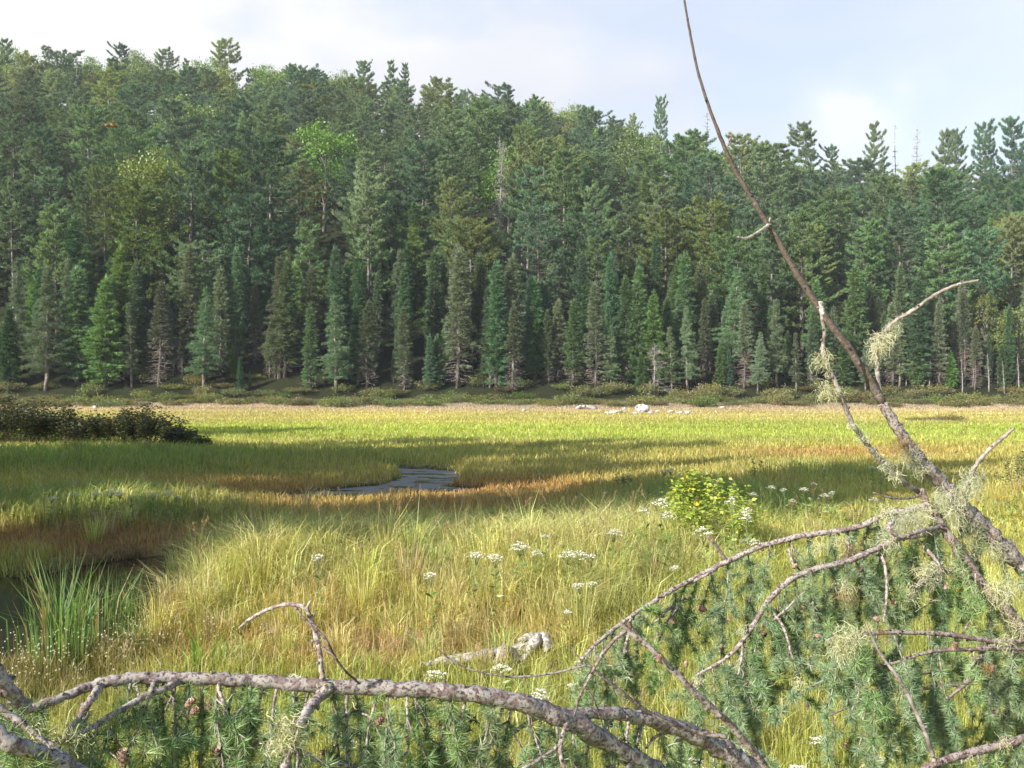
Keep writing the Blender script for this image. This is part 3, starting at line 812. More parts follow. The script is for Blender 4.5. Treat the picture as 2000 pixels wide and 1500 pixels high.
def build_grass():
    far, sedge, turf = MB(), MB(), MB()
    for y0, y1, per, wd, hk in [(4.3, 7, 1500, .0055, 1.0), (7, 10, 1500, .0065, 1.0), (10, 14, 1000, .009, 1.0), (14, 20, 520, .013, 1.0), (20, 30, 230, .021, 1.0), (30, 46, 150, .026, 1.0), (46, 68, 95, .034, 1.0), (68, 93, 60, .048, 1.0)]:
        area = (y1 - y0) * (.54 * (y0 + y1) + 2)
        n = int(area * per)
        y = y0 + (y1 - y0) * rng.uniform(size=n)
        x = rng.uniform(-1, 1, n) * (.54 * y + 1)
        # tussocks: blades gather round small centres
        if y1 <= 20:
            k = rng.uniform(size=n) < .5
            cx = np.round(x / .24 + hash2(np.floor(x / .24), np.floor(y / .3), 5) * .8) * .24
            x = np.where(k, x + (cx - x) * .55, x)
        z = land(x, y)
        ok = z > WATER - .01 + .03 * rng.normal(size=n)
        ok |= (z > WATER - .10) & (rng.uniform(size=n) < .05)
        x, y, z = x[ok], y[ok], z[ok]
        col, hgt, tall = cover(x, y)
        n = len(x)
        h = hgt * rng.uniform(.4, 1.3, n) * hk * (.75 + .5 * noise(x, y, .6, .6, 91))
        wet = np.clip((WATER + .12 - z) / .1, 0, 1)
        h = h * (1 - .45 * wet)
        lean = rng.uniform(.02, .34, n) + .10 * tall; curl = rng.uniform(.05, .45, n) + .28 * tall * rng.uniform(size=n)
        ang = rng.uniform(0, 6.283, n)
        c = jitter_col(col)
        base = np.stack([x, y, z - .02], 1)
        w_ = wd * rng.uniform(.7, 1.35, n)
        if y0 >= 20: blades(far, base, h, w_, lean, curl, c, ang)
        else:
            m = tall > .42
            if m.any(): blades(sedge, base[m], h[m], w_[m], lean[m], curl[m], c[m], ang[m])
            blades(turf, base[~m], h[~m], w_[~m], lean[~m], curl[~m], c[~m], ang[~m])
    # taller flowering stalks over the sedge and along the pool
    for px, py, rx, ry, n, hh in [(560, 1130, 190, 40, 260, .95), (300, 1160, 120, 40, 70, .85), (1010, 1090, 250, 45, 240, .85), (1300, 1060, 220, 40, 150, .8), (600, 1050, 160, 30, 60, .85), (1500, 1000, 300, 60, 160, .55), (450, 1270, 300, 40, 80, .5), (1250, 1330, 400, 110, 220, .6)]:
        c0 = G(px, py); k = c0[1] / F
        x = c0[0] + rng.normal(size=n) * rx * k * .7; y = c0[1] + rng.normal(size=n) * ry * c0[1] ** 2 / (H * F) * .6
        z = land(x, y); ok = (z > WATER + .04) & (y > 4.6)
        x, y, z = x[ok], y[ok], z[ok]; n = len(x)
        h = hh * rng.uniform(.7, 1.2, n)
        a = rng.uniform(0, 6.283, n); ln = rng.uniform(.03, .3, n)
        base = np.stack([x, y, z], 1)
        cc = np.array([.34, .33, .08]) * rng.uniform(.75, 1.2, (n, 1))
        blades(sedge, base, h, np.full(n, .006), ln, rng.uniform(0, .25, n), cc, a)
    # sedge tussocks: blades arching out from one root
    for px, py, rx, ry, n, hh in [(480, 1160, 190, 55, 46, .72), (690, 1130, 190, 50, 46, .74), (1010, 1130, 230, 55, 62, .76), (330, 1195, 110, 40, 22, .62), (1260, 1100, 200, 50, 40, .68), (1100, 1200, 110, 50, 26, .72), (560, 1275, 330, 35, 30, .36), (200, 1010, 260, 30, 40, .52), (1250, 1330, 420, 110, 46, .46), (1650, 1080, 300, 70, 46, .5)]:
        c0 = G(px, py); k = c0[1] / F
        for q in range(n):
            x0 = c0[0] + rng.normal() * rx * k * .7; y0 = c0[1] + rng.normal() * ry * c0[1] ** 2 / (H * F) * .7
            z0 = zl(x0, y0)
            if z0 < WATER + .05 or y0 < 4.8: continue
            m = int(rng.uniform(50, 110)); a = rng.uniform(0, 6.283, m); r = rng.uniform(.0, .09, m)
            hq = hh * rng.uniform(.75, 1.2) * rng.uniform(.5, 1.15, m)
            tone = np.array([.71, .71, .17]) * rng.uniform(.78, 1.12) * rng.uniform([.88, .95, .8], [1.1, 1.03, 1.3])
            if q % 5 == 0: tone = np.array([.62, .48, .24])
            if q % 7 == 3: tone = np.array([.42, .55, .13])
            blades(sedge, np.stack([x0 + np.cos(a) * r, y0 + np.sin(a) * r, np.full(m, z0 - .02)], 1), hq, rng.uniform(.004, .0085, m) * max(1, y0 / 9), rng.uniform(.08, .42, m), rng.uniform(.1, .75, m), jitter_col(np.repeat(tone[None], m, 0), .7, 1.25, .12), a)
    # narrow seed heads on some of them
    n = 90
    x = rng.uniform(-3.2, 4.0, n); y = rng.uniform(9.2, 14, n); z = land(x, y)
    ok = z > 0; x, y, z = x[ok], y[ok], z[ok]
    for i in range(len(x)):
        hh = random.uniform(.7, 1.05); a = random.uniform(0, 6.28); s = np.linspace(0, 1, 6)
        pts = np.stack([x[i] + math.cos(a) * .22 * s ** 2.4 * hh, y[i] + math.sin(a) * .22 * s ** 2.4 * hh, z[i] + hh * (s - .10 * s ** 4)], 1)
        tube(sedge, pts, .0032 * (1 - .5 * s), 3, (.38, .34, .09), cap=False)
        p = pts[-1] + (pts[-2] - pts[-1]) * rng.uniform(0, .8, (14, 1))
        tufts(sedge, p, np.repeat((pts[-1] - pts[-2])[None], 14, 0), 2, .035, .008, .5, (.34, .22, .09), rng)
    tag(obj('meadow_grass', far.mesh('meadow_grass', M['grass'])), 'yellow green sedge meadow stretching to the forest edge', 'grass', kind='stuff')
    tag(obj('tall_sedge', sedge.mesh('tall_sedge', M['grass'])), 'tall pale yellow green sedge on the near bank', 'grass', kind='stuff')
    tag(obj('marsh_grass', turf.mesh('marsh_grass', M['grass'])), 'short rusty and green grass around the pools', 'grass', kind='stuff')
    # tiny white dots of the rush flowers in the shallows
    fb = MB(); n = 420
    x, y = [], []
    for px, py, rx, ry, k in [(110, 1330, 150, 45, 260), (260, 1290, 120, 30, 60), (420, 1300, 160, 20, 60), (30, 1400, 100, 60, 60)]:
        c0 = G(px, py); kk = c0[1] / F
        x.append(c0[0] + rng.normal(size=k) * rx * kk * .6); y.append(c0[1] + rng.normal(size=k) * ry * c0[1] ** 2 / (H * F) * .6)
    x = np.concatenate(x); y = np.concatenate(y); z = land(x, y)
    z = np.maximum(z, WATER)
    h = rng.uniform(.2, .38, len(x)); top = np.stack([x, y, z + h], 1)
    blades(fb, np.stack([x, y, z - .05], 1), h + .05, np.full(len(x), .004), np.zeros(len(x)), np.zeros(len(x)), np.repeat([[.22, .20, .08]], len(x), 0))
    for d in ((1, 0, .2), (0, 1, .2), (.3, .2, 1)):
        slivers(fb, top - np.array(d) * .005, np.repeat([d], len(x), 0), np.full(len(x), .012), np.full(len(x), .011), (.72, .70, .62))
    tag(obj('rush_flowers', fb.mesh('rush_flowers', M['grass'])), 'tiny white rush flowers dotting the shallows at lower left', 'wildflowers', kind='stuff')


build_grass()

# ------------------------------------------------------------------ cattails at the water on the left
def cattail(name, px, py, n, h, spread, label):
    g = G(px, py); mb = MB(); g[2] = max(zl(g[0], g[1]), WATER - .1)
    b = np.stack([rng.normal(size=n) * spread, rng.normal(size=n) * spread * .7, np.full(n, -.05)], 1)
    a = np.arctan2(b[:, 1], b[:, 0]) + rng.normal(size=n) * .5
    c = np.array([.14, .26, .05]) * rng.uniform(.75, 1.3, (n, 1)) * np.array([1, 1, 1])
    dry = rng.uniform(size=n) < .14
    c[dry] = np.array([.42, .28, .10])
    blades(mb, b, h * rng.uniform(.6, 1.12, n), rng.uniform(.009, .016, n), rng.uniform(.0, .22, n), rng.uniform(0, .22, n) + .35 * (rng.uniform(size=n) < .12), c, a)
    t = thing(name, label, 'cattails', g, group='cattails at the pool edge')
    obj('leaves', mb.mesh('cattail_leaves', M['grass']), t)


cattail('cattail_clump', 122, 1308, 120, 1.0, .10, 'dense upright green cattail clump standing foremost in the left shallows')
cattail('cattail_clump', 100, 1262, 60, .80, .15, 'thin cattail clump with a bent tan leaf beside the dark water at left')
cattail('cattail_clump', 195, 1230, 100, .88, .15, 'broad cattail clump behind the foremost one, against the dark water')
cattail('cattail_clump', 285, 1188, 60, .72, .2, 'low loose cattail clump between the broad clump and the pale sedge')
cattail('cattail_clump', 405, 1330, 26, .55, .06, 'small cattail tuft above the bark of the long near branch')


# ------------------------------------------------------------------ white asters, goldenrod, broad-leaved bush
def aster_mesh(seed, h, heads, rad, colf=(.80, .79, .72), lf=(.15, .23, .06)):
    rg = np.random.default_rng(seed); st, lv, fl = MB(), MB(), MB()
    s = np.linspace(0, 1, 7); a = rg.uniform(0, 6.28)
    main = np.stack([math.cos(a) * .08 * h * s ** 2, math.sin(a) * .08 * h * s ** 2, h * .88 * s], 1)
    tube(st, main, .0045 * (1 - .4 * s), 5, (.20, .22, .08))
    m = 16; k = rg.uniform(.15, .92, m)
    p = np.stack([np.interp(k, s, main[:, i]) for i in range(3)], 1); an = rg.uniform(0, 6.28, m)
    leaves(lv, p, np.stack([np.cos(an), np.sin(an), rg.uniform(.05, .5, m)], 1), rg.uniform(.06, .11, m), .026, np.asarray(lf) * rg.uniform(.7, 1.25, (m, 1)), rg)
    for q in range(heads):
        r = rad * math.sqrt((q + .5) / heads); an = q * 2.4
        e = main[-1] + np.array([r * math.cos(an), r * math.sin(an), h * .12 - r * .5 + rg.uniform(-.012, .012)])
        tube(st, np.array([main[-2] * .5 + main[-1] * .5, (main[-1] + e) / 2 + [0, 0, -.01], e]), .002, 3, (.22, .24, .10), cap=False)
        c = e + rg.normal(size=(9, 3)) * np.array([.013, .013, .003])
        an2 = rg.uniform(0, 6.28, 9)
        leaves(fl, c, np.stack([np.cos(an2), np.sin(an2), np.full(9, .25)], 1), rg.uniform(.013, .022, 9), .013, np.asarray(colf) * rg.uniform(.85, 1.05, (9, 1)), rg, up=1.0)
    return [('stem', st.mesh('flower_stem', M['stem'])), ('leaves', lv.mesh('flower_leaves', M['leaf'])), ('flower_head', fl.mesh('flower_head', M['petal']))]


ASTER = [aster_mesh(500 + i, .62, n, r) for i, (n, r) in enumerate([(11, .065), (15, .085), (8, .05), (19, .10)])]
GOLD = [aster_mesh(520 + i, .6, n, r, (.62, .40, .04), (.14, .24, .05)) for i, (n, r) in enumerate([(9, .06), (13, .08)])]
FLOWERS = []


def flower(px, py, lib, name, cat, h=.62, v=None):
    zg = 0.08
    for _ in range(4):
        y = (H - h - zg) * F / (py - HZ); x = (px - 1000) / F * y
        zg = max(zl(x, y), WATER)
    i = random.randrange(len(lib)) if v is None else v
    k = h / .62
    o = thing(name, None, cat, (x, y, zg), random.uniform(0, 6.28), sc=(.82 * k ** .3, .82 * k ** .3, k))
    for nm, me in lib[i]: obj(nm, me, o)
    FLOWERS.append((o, px, py, name, i))


for px, py, h, v in [(628, 1086, .70, 0), (846, 1121, .66, 0), (922, 1080, .64, 1), (968, 1083, .66, 1), (1015, 1058, .66, 3), (1046, 1076, .62, 0), (1073, 1027, .62, 2), (1103, 1079, .66, 3), (1135, 1077, .66, 3), (1163, 1086, .6, 0),
                    (1192, 1026, .66, 3), (1030, 1043, .6, 2), (1266, 990, .9, 2), (1288, 972, .96, 1), (1302, 1000, .9, 0), (1383, 1030, .9, 1), (1437, 972, .98, 0), (1456, 990, .95, 2), (1466, 1004, .92, 0),
                    (1462, 1050, .6, 3), (1480, 1054, .6, 1), (1140, 1141, .5, 0), (1162, 1139, .5, 0), (1128, 1143, .5, 2), (1115, 1191, .45, 2), (855, 1308, .42, 1), (640, 1326, .42, 1), (566, 1322, .42, 1), (1065, 1345, .42, 0), (1058, 1362, .4, 1), (1132, 1308, .45, 0), (1150, 1285, .45, 0),
                    (1340, 1476, .4, 3), (1692, 1477, .38, 3), (1548, 1494, .36, 1), (1602, 1437, .42, 0), (1128, 1332, .4, 1), (678, 1450, .36, 1), (1475, 1350, .4, 0), (1325, 1107, .5, 0), (988, 1298, .4, 1),
                    (1293, 916, .66, 3), (1312, 914, .66, 1), (1228, 925, .66, 0), (1502, 948, .6, 1), (1535, 955, .6, 0), (1565, 952, .6, 1), (1605, 964, .6, 1), (1630, 960, .6, 0), (1548, 975, .6, 0), (1470, 962, .6, 0), (1585, 943, .55, 0), (1706, 972, .6, 1),
                    (96, 965, .55, 1), (183, 952, .6, 1), (213, 955, .6, 3), (235, 958, .6, 3), (262, 966, .55, 0), (303, 962, .58, 1), (324, 958, .6, 1), (340, 968, .55, 0), (152, 955, .6, 0), (1705, 910, .6, 1), (1720, 912, .6, 0), (1608, 914, .5, 0)]:
    flower(px, py, ASTER, 'aster_plant', 'wildflower', h, v)
for px, py, h in [(1735, 958, .5), (1752, 960, .5), (1770, 962, .5), (1658, 988, .5), (1650, 992, .5), (1675, 985, .5), (1712, 964, .5), (1975, 952, .6), (1962, 968, .55), (1920, 958, .5), (1945, 965, .5), (1985, 948, .6), (1905, 972, .5), (1740, 1000, .45), (1510, 1022, .55), (1980, 1008, .5), (1618, 1005, .5), (1508, 1060, .4)]:
    flower(px, py, GOLD, 'goldenrod_plant', 'wildflower', h)


def bush(name, px, base_py, h, wd, n, label, cat, cols, leaf, stems=7, mat='leaf', group=None, asp=1.9, dens_up=.5):
    g = G(px, base_py); g[2] = zl(g[0], g[1]); st, lv = MB(), MB()
    for i in range(stems):
        a = rng.uniform(0, 6.28); r = wd * .5 * math.sqrt(rng.uniform(.02, 1)); hh = h * rng.uniform(.65, 1.02) * (1 - .35 * (2 * r / wd) ** 2)
        s = np.linspace(0, 1, 7)
        pts = np.stack([math.cos(a) * r * (.15 + .85 * s ** .8), math.sin(a) * r * (.15 + .85 * s ** .8), hh * s], 1) + rng.normal(size=(7, 3)) * .012 * h * s[:, None]
        tube(st, pts, .008 * h * (1 - .75 * s) + .001, 5, (.20, .16, .10))
        k = rng.uniform(.22, 1, n // stems) ** dens_up
        p = np.stack([np.interp(k, s, pts[:, j]) for j in range(3)], 1) + rng.normal(size=(len(k), 3)) * .055 * wd * np.array([1, 1, .8])
        an = rng.uniform(0, 6.28, len(k))
        c = np.asarray(cols)[rng.integers(0, len(cols), len(k))] * rng.uniform(.8, 1.2, (len(k), 1))
        ln = leaf * rng.uniform(.6, 1.3, len(k))
        leaves(lv, p, np.stack([np.cos(an), np.sin(an), rng.uniform(-.35, .6, len(k))], 1), ln, ln / asp, c)
    o = thing(name, label, cat, g, group=group)
    obj('stems', st.mesh(name + '_stems', M['stem']), o); obj('foliage', lv.mesh(name + '_foliage', M[mat]), o)
    return o


YG = [(.45, .52, .12), (.38, .47, .10), (.50, .54, .14), (.30, .40, .08), (.70, .58, .06)]
bush('leafy_bush', 1388, 1112, 1.16, 1.2, 3200, 'yellow green broad leaved bush with a few golden leaves and white asters', 'bush', YG[:4] * 8 + YG[4:], .062, 22)
bush('leafy_bush', 1345, 1105, .62, .6, 340, 'low yellow green sprig of leaves at the left foot of the broad leaved bush', 'bush', YG[:4], .05, 8)
bush('young_alder', 965, 1075, .72, .42, 120, 'small pale leaved sapling rising from the tall sedge left of the asters', 'sapling', [(.30, .36, .14), (.22, .30, .09)], .06, 5)
bush('leafy_bush', 1215, 1080, .62, .5, 180, 'small light green bush beside white asters left of the broad leaved bush', 'bush', [(.24, .31, .08), (.19, .27, .06)], .055, 6)
bush('leafy_bush', 1990, 975, .95, .85, 420, 'dark green leafy bush with yellow flowers at the right edge of the meadow', 'bush', [(.10, .17, .05), (.08, .14, .05)], .06, 9)
bush('leafy_bush', 1590, 1030, .5, .5, 160, 'low pale leaved bush just over the arched larch branch', 'bush', [(.27, .32, .11), (.22, .29, .07)], .05, 6)
bush('marsh_plant', 1218, 965, .55, .35, 90, 'tall dark leaved marsh plant standing in the shaded grass', 'plant', [(.10, .17, .06)], .06, 4)
bush('marsh_plant', 1478, 945, .62, .28, 70, 'single dark stalk with drooping leaves in the shaded grass right of the bush', 'plant', [(.10, .17, .06)], .06, 3)
for px, py, h, wd, lab in [(40, 872, 1.75, 3.0, 'dark sweet gale shrub at the left edge of the thicket, tallest of it'), (110, 872, 1.45, 2.6, 'dark sweet gale shrub second from the left in the thicket'), (172, 874, 1.15, 2.2, 'lower dark sweet gale shrub in the middle of the thicket'),
                          (240, 876, 1.4, 2.2, 'dark sweet gale shrub with ragged top right of the thicket dip'), (296, 876, 1.5, 2.2, 'rounded dark sweet gale shrub at the right end of the thicket'), (345, 880, .85, 1.5, 'small dark sweet gale shrub sloping down at the tip of the thicket'),
                          (385, 884, .55, .9, 'little brownish gale sprig out on the grass beyond the thicket tip'), (-20, 868, 1.9, 3.0, 'dark sweet gale shrub cut by the left picture edge')]:
    bush('gale_shrub', px, py, h, wd, int(3400 * wd / 2.4), lab, 'shrub', [(.055, .072, .030), (.045, .065, .028), (.075, .08, .032), (.07, .058, .03)], .13, 30, group='dark shrub thicket at left', asp=2.4)  # leaf colours darkened to paint in the shade over the thicket
for i, px in enumerate([75, 135, 160, 215, 262, 285, 318]):
    bush('marsh_plant', px, 893 + (i * 7) % 9, .55 + .1 * (i % 3), .5, 150, 'pale ' + ['weed', 'fern', 'herb', 'sprig', 'stalk', 'leafy weed', 'meadow herb'][i] + ' in front of the dark thicket, ' + ['below its tall left end', 'left of its middle', 'at its middle', 'under its dip', 'beneath its ragged top', 'beneath its rounded end', 'under its sloping tip'][i], 'plant',
         [(.20, .25, .08), (.26, .27, .10)], .07, 7, group='pale herbs before the thicket', asp=3.5)

# low shrubs between meadow and forest
def shore_shrub(seed, h, wd, cols):
    rg = np.random.default_rng(seed); st, lv = MB(), MB()
    for i in range(26):
        a = rg.uniform(0, 6.28); r = wd * .5 * math.sqrt(rg.uniform(.02, 1)); hh = h * rg.uniform(.6, 1.05) * (1 - .45 * (2 * r / wd) ** 2)
        s = np.linspace(0, 1, 4); pts = np.stack([math.cos(a) * r * (.4 + .6 * s), math.sin(a) * r * (.4 + .6 * s), hh * s - .05], 1)
        tube(st, pts, .014, 3, (.16, .12, .09), cap=False)
        m = 46; k = rg.uniform(.1, 1, m) ** .6
        p = np.stack([np.interp(k, s, pts[:, j]) for j in range(3)], 1) + rg.normal(size=(m, 3)) * np.array([.22, .22, .09])
        an = rg.uniform(0, 6.28, m); ln = rg.uniform(.10, .2, m)
        leaves(lv, p, np.stack([np.cos(an), np.sin(an), rg.uniform(-.1, .9, m)], 1), ln, ln * .45, 1.25 * np.asarray(cols)[rg.integers(0, len(cols), m)] * rg.uniform(.8, 1.2, (m, 1)), rg)
    return [('stems', st.mesh('shore_shrub_stems', M['stem'])), ('foliage', lv.mesh('shore_shrub_foliage', M['leaf']))]


SH = [shore_shrub(600, .85, 3.2, [(.14, .165, .055), (.17, .17, .06)]), shore_shrub(601, .7, 3.6, [(.18, .18, .06), (.13, .16, .05)]), shore_shrub(602, 1.0, 2.8, [(.15, .14, .06), (.17, .19, .06), (.20, .15, .07)]), shore_shrub(603, .8, 3.4, [(.11, .15, .05), (.14, .18, .05)])]
SHRUBS = []
for px in np.arange(-15, 2020, 27):
    for y_ in (92.2, 94.8, 97.6):
        if y_ > 94 and random.random() < .35: continue
        pxx = px + random.uniform(-11, 11) + (13 if y_ > 94 else 0); yy = y_ + random.uniform(-2.2, 1.2) - .9 * math.sin(px * .011) - .6 * math.sin(px * .037 + 1)
        x = (pxx - 1000) / F * yy; v = random.randrange(4)
        o = thing('shore_shrub', None, 'shrub', (x, yy, zl(x, yy)), random.uniform(0, 6.28), 'low shrubs between meadow and forest', (random.uniform(.55, 1.1), random.uniform(.7, 1.1), random.choice((.5, .65, .8, 1.0, 1.35)) * random.uniform(.8, 1.1) * (1.3 if y_ > 97 else 1)))
        for nm, me in SH[v]: obj(nm, me, o)
        SHRUBS.append((o, pxx, yy, v))
for px, py, k in [(1785, 820, .4), (1808, 819, .35), (1858, 820, .6), (1835, 819, .45)]:
    g = G(px, py + 4); o = thing('shore_shrub', None, 'shrub', g, random.uniform(0, 6.28), 'little bushes out on the right meadow', k)
    o['label'] = {1785: 'leftmost little bush alone on the pink grass at right', 1808: 'tiny bush second from left on the pink grass at right', 1858: 'widest little bush out on the pink grass at right', 1835: 'little bush just left of the widest one on the pink grass'}[px]
    for nm, me in SH[2]: obj(nm, me, o)


# ------------------------------------------------------------------ boulders
def boulder(px, py, wpx, hpx, y, label, col=(1, 1, 1), flat=.7):
    if py > 797: y = min(y, .985 * H * F / (py - 750))
    c = np.array([(px - 1000) / F * y, y]); wv = wpx * y / F * .5; hv = hpx * y / F * .85
    rg = np.random.default_rng(int(px * 7 + py))
    nu, nv = 18, 11; V = []
    for j in range(nv):
        ph = math.pi * j / (nv - 1)
        for i in range(nu):
            th = 2 * math.pi * i / nu
            V.append([math.sin(ph) * math.cos(th), math.sin(ph) * math.sin(th), math.cos(ph)])
    V = np.array(V)
    pl = unit(rg.normal(size=(9, 3)) + np.array([0, 0, .3])); off = rg.uniform(.42, .8, 9)   # cleaved faces
    for nrm, d in zip(pl, off):
        k = V @ nrm; V = V - np.where(k > d, k - d, 0)[:, None] * nrm * .97
    V += rg.normal(size=V.shape) * .018
    V = V * np.array([wv, wv * flat, hv * .75])
    T = []
    for j in range(nv - 1):
        for i in range(nu):
            a = j * nu + i; b = j * nu + (i + 1) % nu
            T += [(a, a + nu, b + nu), (a, b + nu, b)]
    mb = MB(); mb.add(V, T, col)
    z = H - (py - HZ) / F * y
    o = obj('boulder', mb.mesh('boulder', M['rock']), loc=(c[0], c[1], z + hv * .38))
    tag(o, label, 'boulder', 'pale boulders along the forest edge')


for a in [(1146, 800, 46, 13, 90, 'long flat topped pale boulder, leftmost of the large ones in the shrubs'), (1196, 808, 42, 8, 84, 'low pale stone slab lying in grass between the two large boulders'), (1219, 801, 9, 8, 87, 'small round stone at the right end of the low slab'),
          (1252, 806, 36, 24, 86, 'largest pale boulder with a dark hollow under it'), (1241, 809, 13, 7, 83, 'small stone at the left foot of the largest boulder'), (1271, 808, 18, 6, 83, 'flat stone at the right foot of the largest boulder'), (1283, 805, 8, 6, 86, 'little grey stone just right of the largest boulder'),
          (1311, 807, 13, 10, 85, 'upright pale stone, first of the three right of the largest boulder'), (1328, 808, 16, 8, 84.5, 'pale rounded stone, middle of the three right of the largest boulder'), (1342, 809, 13, 9, 84, 'white rounded stone, last of the three right of the largest boulder'),
          (1366, 797, 14, 10, 91, 'grey boulder half sunk in shrubs right of the three stones'), (1411, 798, 17, 6, 91, 'thin pale flat stone below the small bare dead tree', ), (1377, 810, 12, 3, 83, 'low pale stone lying flat in the meadow grass'), (1398, 806, 7, 4, 86, 'tiny white stone at the shrub edge under the thin flat stone'),
          (50, 804, 24, 13, 88, 'white boulder behind the dark thicket at left'), (186, 798, 13, 9, 90, 'small pinkish boulder at the shrub edge above the thicket'), (1022, 803, 9, 7, 86, 'small round pale stone in the meadow edge left of the large boulders'), (835, 807, 10, 5, 83, 'little white stone in the far grass above the pool'), (288, 800, 7, 4, 88, 'tiny white stone at the shrub edge right of the pinkish boulder'),
          (968, 801, 7, 4, 87, 'tiny pale stone left of the small round one'), (1862, 797, 20, 8, 92, 'grey boulder in the shrubs at right behind the dead shoot', (.62, .64, .68)), (1308, 794, 14, 8, 92, 'grey stone peeping from shrubs above the upright stone', (.7, .7, .7))]:
    boulder(*a[:6], *a[6:])


# ------------------------------------------------------------------ driftwood log
def px_line(pts, d):
    return [P(px, py, d + (r[0] if r else 0)) for px, py, *r in pts]


def drift():
    d = G(960, 1308, .05)[1]
    root = thing('driftwood_log', 'bleached grey driftwood log with a looped root lying in the grass', 'log', P(960, 1300, d))
    o0 = P(960, 1300, d)

    def piece(nm, pts, rad, seg=6):
        q = smooth_line([np.append(P(x, y, d + k) - o0, r) for (x, y, k), r in zip(pts, rad)], seg)
        mb = MB(); tube(mb, q[:, :3], q[:, 3] * 1.2, 10, (1.05, 1.03, 1.0), .20); obj(nm, mb.mesh('driftwood_' + nm, M['bleached'], True), root)
    piece('log', [(828, 1298, 0), (870, 1290, .02), (920, 1284, .04), (975, 1276, .08), (1015, 1268, .12), (1040, 1258, .15)], [.014, .028, .034, .036, .04, .06])
    piece('root', [(968, 1308, -.05), (978, 1285, -.05), (983, 1271, 0), (994, 1272, .05), (1006, 1284, .06), (1008, 1305, .06)], [.032, .036, .034, .03, .03, .03])
    piece('root', [(1000, 1292, .08), (1020, 1268, .1), (1034, 1250, .12), (1042, 1243, .14)], [.03, .034, .034, .03])
    piece('root', [(1020, 1292, .02), (1036, 1268, .04), (1048, 1250, .1), (1050, 1244, .15)], [.02, .028, .036, .03])
    piece('root', [(1068, 1272, .1), (1068, 1258, .1), (1062, 1246, .15), (1048, 1246, .18)], [.026, .034, .036, .03])
    piece('root', [(1042, 1248, .12), (1030, 1243, .1), (1022, 1248, .08), (1012, 1250, .06)], [.03, .022, .016, .01])
    piece('root', [(1060, 1246, .15), (1062, 1240, .16), (1058, 1234, .17)], [.022, .018, .008])
    piece('root', [(1050, 1262, .2), (1062, 1278, .2), (1066, 1296, .16)], [.036, .03, .022])
    d2 = G(1200, 1172, .05)[1]; o1 = P(1200, 1165, d2); t = thing('driftwood_stub', 'small whitish driftwood stub in grass beyond the arched branch', 'wood', o1)
    for nm, pts, rad in [('log', [(1186, 1142, 0), (1196, 1152, 0), (1212, 1168, .05), (1222, 1180, .05)], [.03, .035, .025, .01]), ('root', [(1196, 1152, 0), (1204, 1144, .05), (1206, 1140, .05)], [.02, .016, .008])]:
        q = smooth_line([np.append(P(x, y, d2 + k) - o1, r) for (x, y, k), r in zip(pts, rad)]); mb = MB(); tube(mb, q[:, :3], q[:, 3], 7, (1, 1, 1), .1); obj(nm, mb.mesh('stub_' + nm, M['bleached'], True), t)


drift()


# ------------------------------------------------------------------ near larch branches
def limb_mesh(line, mat, col=(1, 1, 1), knob=.022, seg=8, per=7, rough=.10, name='limb', knots=True):
    """line: rows of px, py, depth, thickness in px"""
    rows = [np.append(P(a, b, d), t * d / F * THICK) for a, b, d, t in line]
    q = smooth_line(rows, per); q[:, 3] = np.maximum(q[:, 3], .0011)
    q[:, :3] += rng.normal(size=(len(q), 3)) * q[:, 3:4] * .10
    mb = MB(); tube(mb, q[:, :3], q[:, 3] * rng.uniform(.93, 1.09, len(q)), seg, col, rough)
    if knots:                                                       # the short spurs larch wood is set with
        ln = np.cumsum(np.concatenate([[0], np.linalg.norm(np.diff(q[:, :3], axis=0), axis=1)]))
        for s in np.arange(knob, ln[-1], knob):
            s += random.uniform(-.4, .4) * knob
            c = np.array([np.interp(s, ln, q[:, i]) for i in range(4)])
            if c[3] < .0016: continue
            u = unit(rng.normal(size=3)); a = c[:3] + u * c[3] * .7; r = min(.0036, c[3] * .55) * random.uniform(.7, 1.2)
            tube(mb, np.array([a, a + u * r * 1.6, a + u * r * 2.6]), [r * 1.1, r, r * .6], 5, np.asarray(col) * .62, cap=True)
    return mb.mesh(name, mat, True), q


def rosettes(mb, c, axis, n, ln, wd, col, rg):
    """needle tufts of a larch: c (m,3) centres, axis (m,3) where each short shoot points"""
    m = len(c)
    C = np.repeat(c, n, 0); A = np.repeat(unit(axis), n, 0)
    d = unit(A * .62 + unit(rg.normal(size=C.shape)) * .95)
    base = np.asarray(col) * rg.uniform(.75, 1.25, (m, 1)) * rg.uniform(.94, 1.06, (m, 3))
    k = rg.uniform(size=m) < .04; base[k] = np.array([.36, .34, .08])
    slivers(mb, C, d, ln * rg.uniform(.7, 1.15, m * n), np.full(m * n, wd), np.repeat(base, n, 0) * rg.uniform(.85, 1.15, (m * n, 1)), rg)


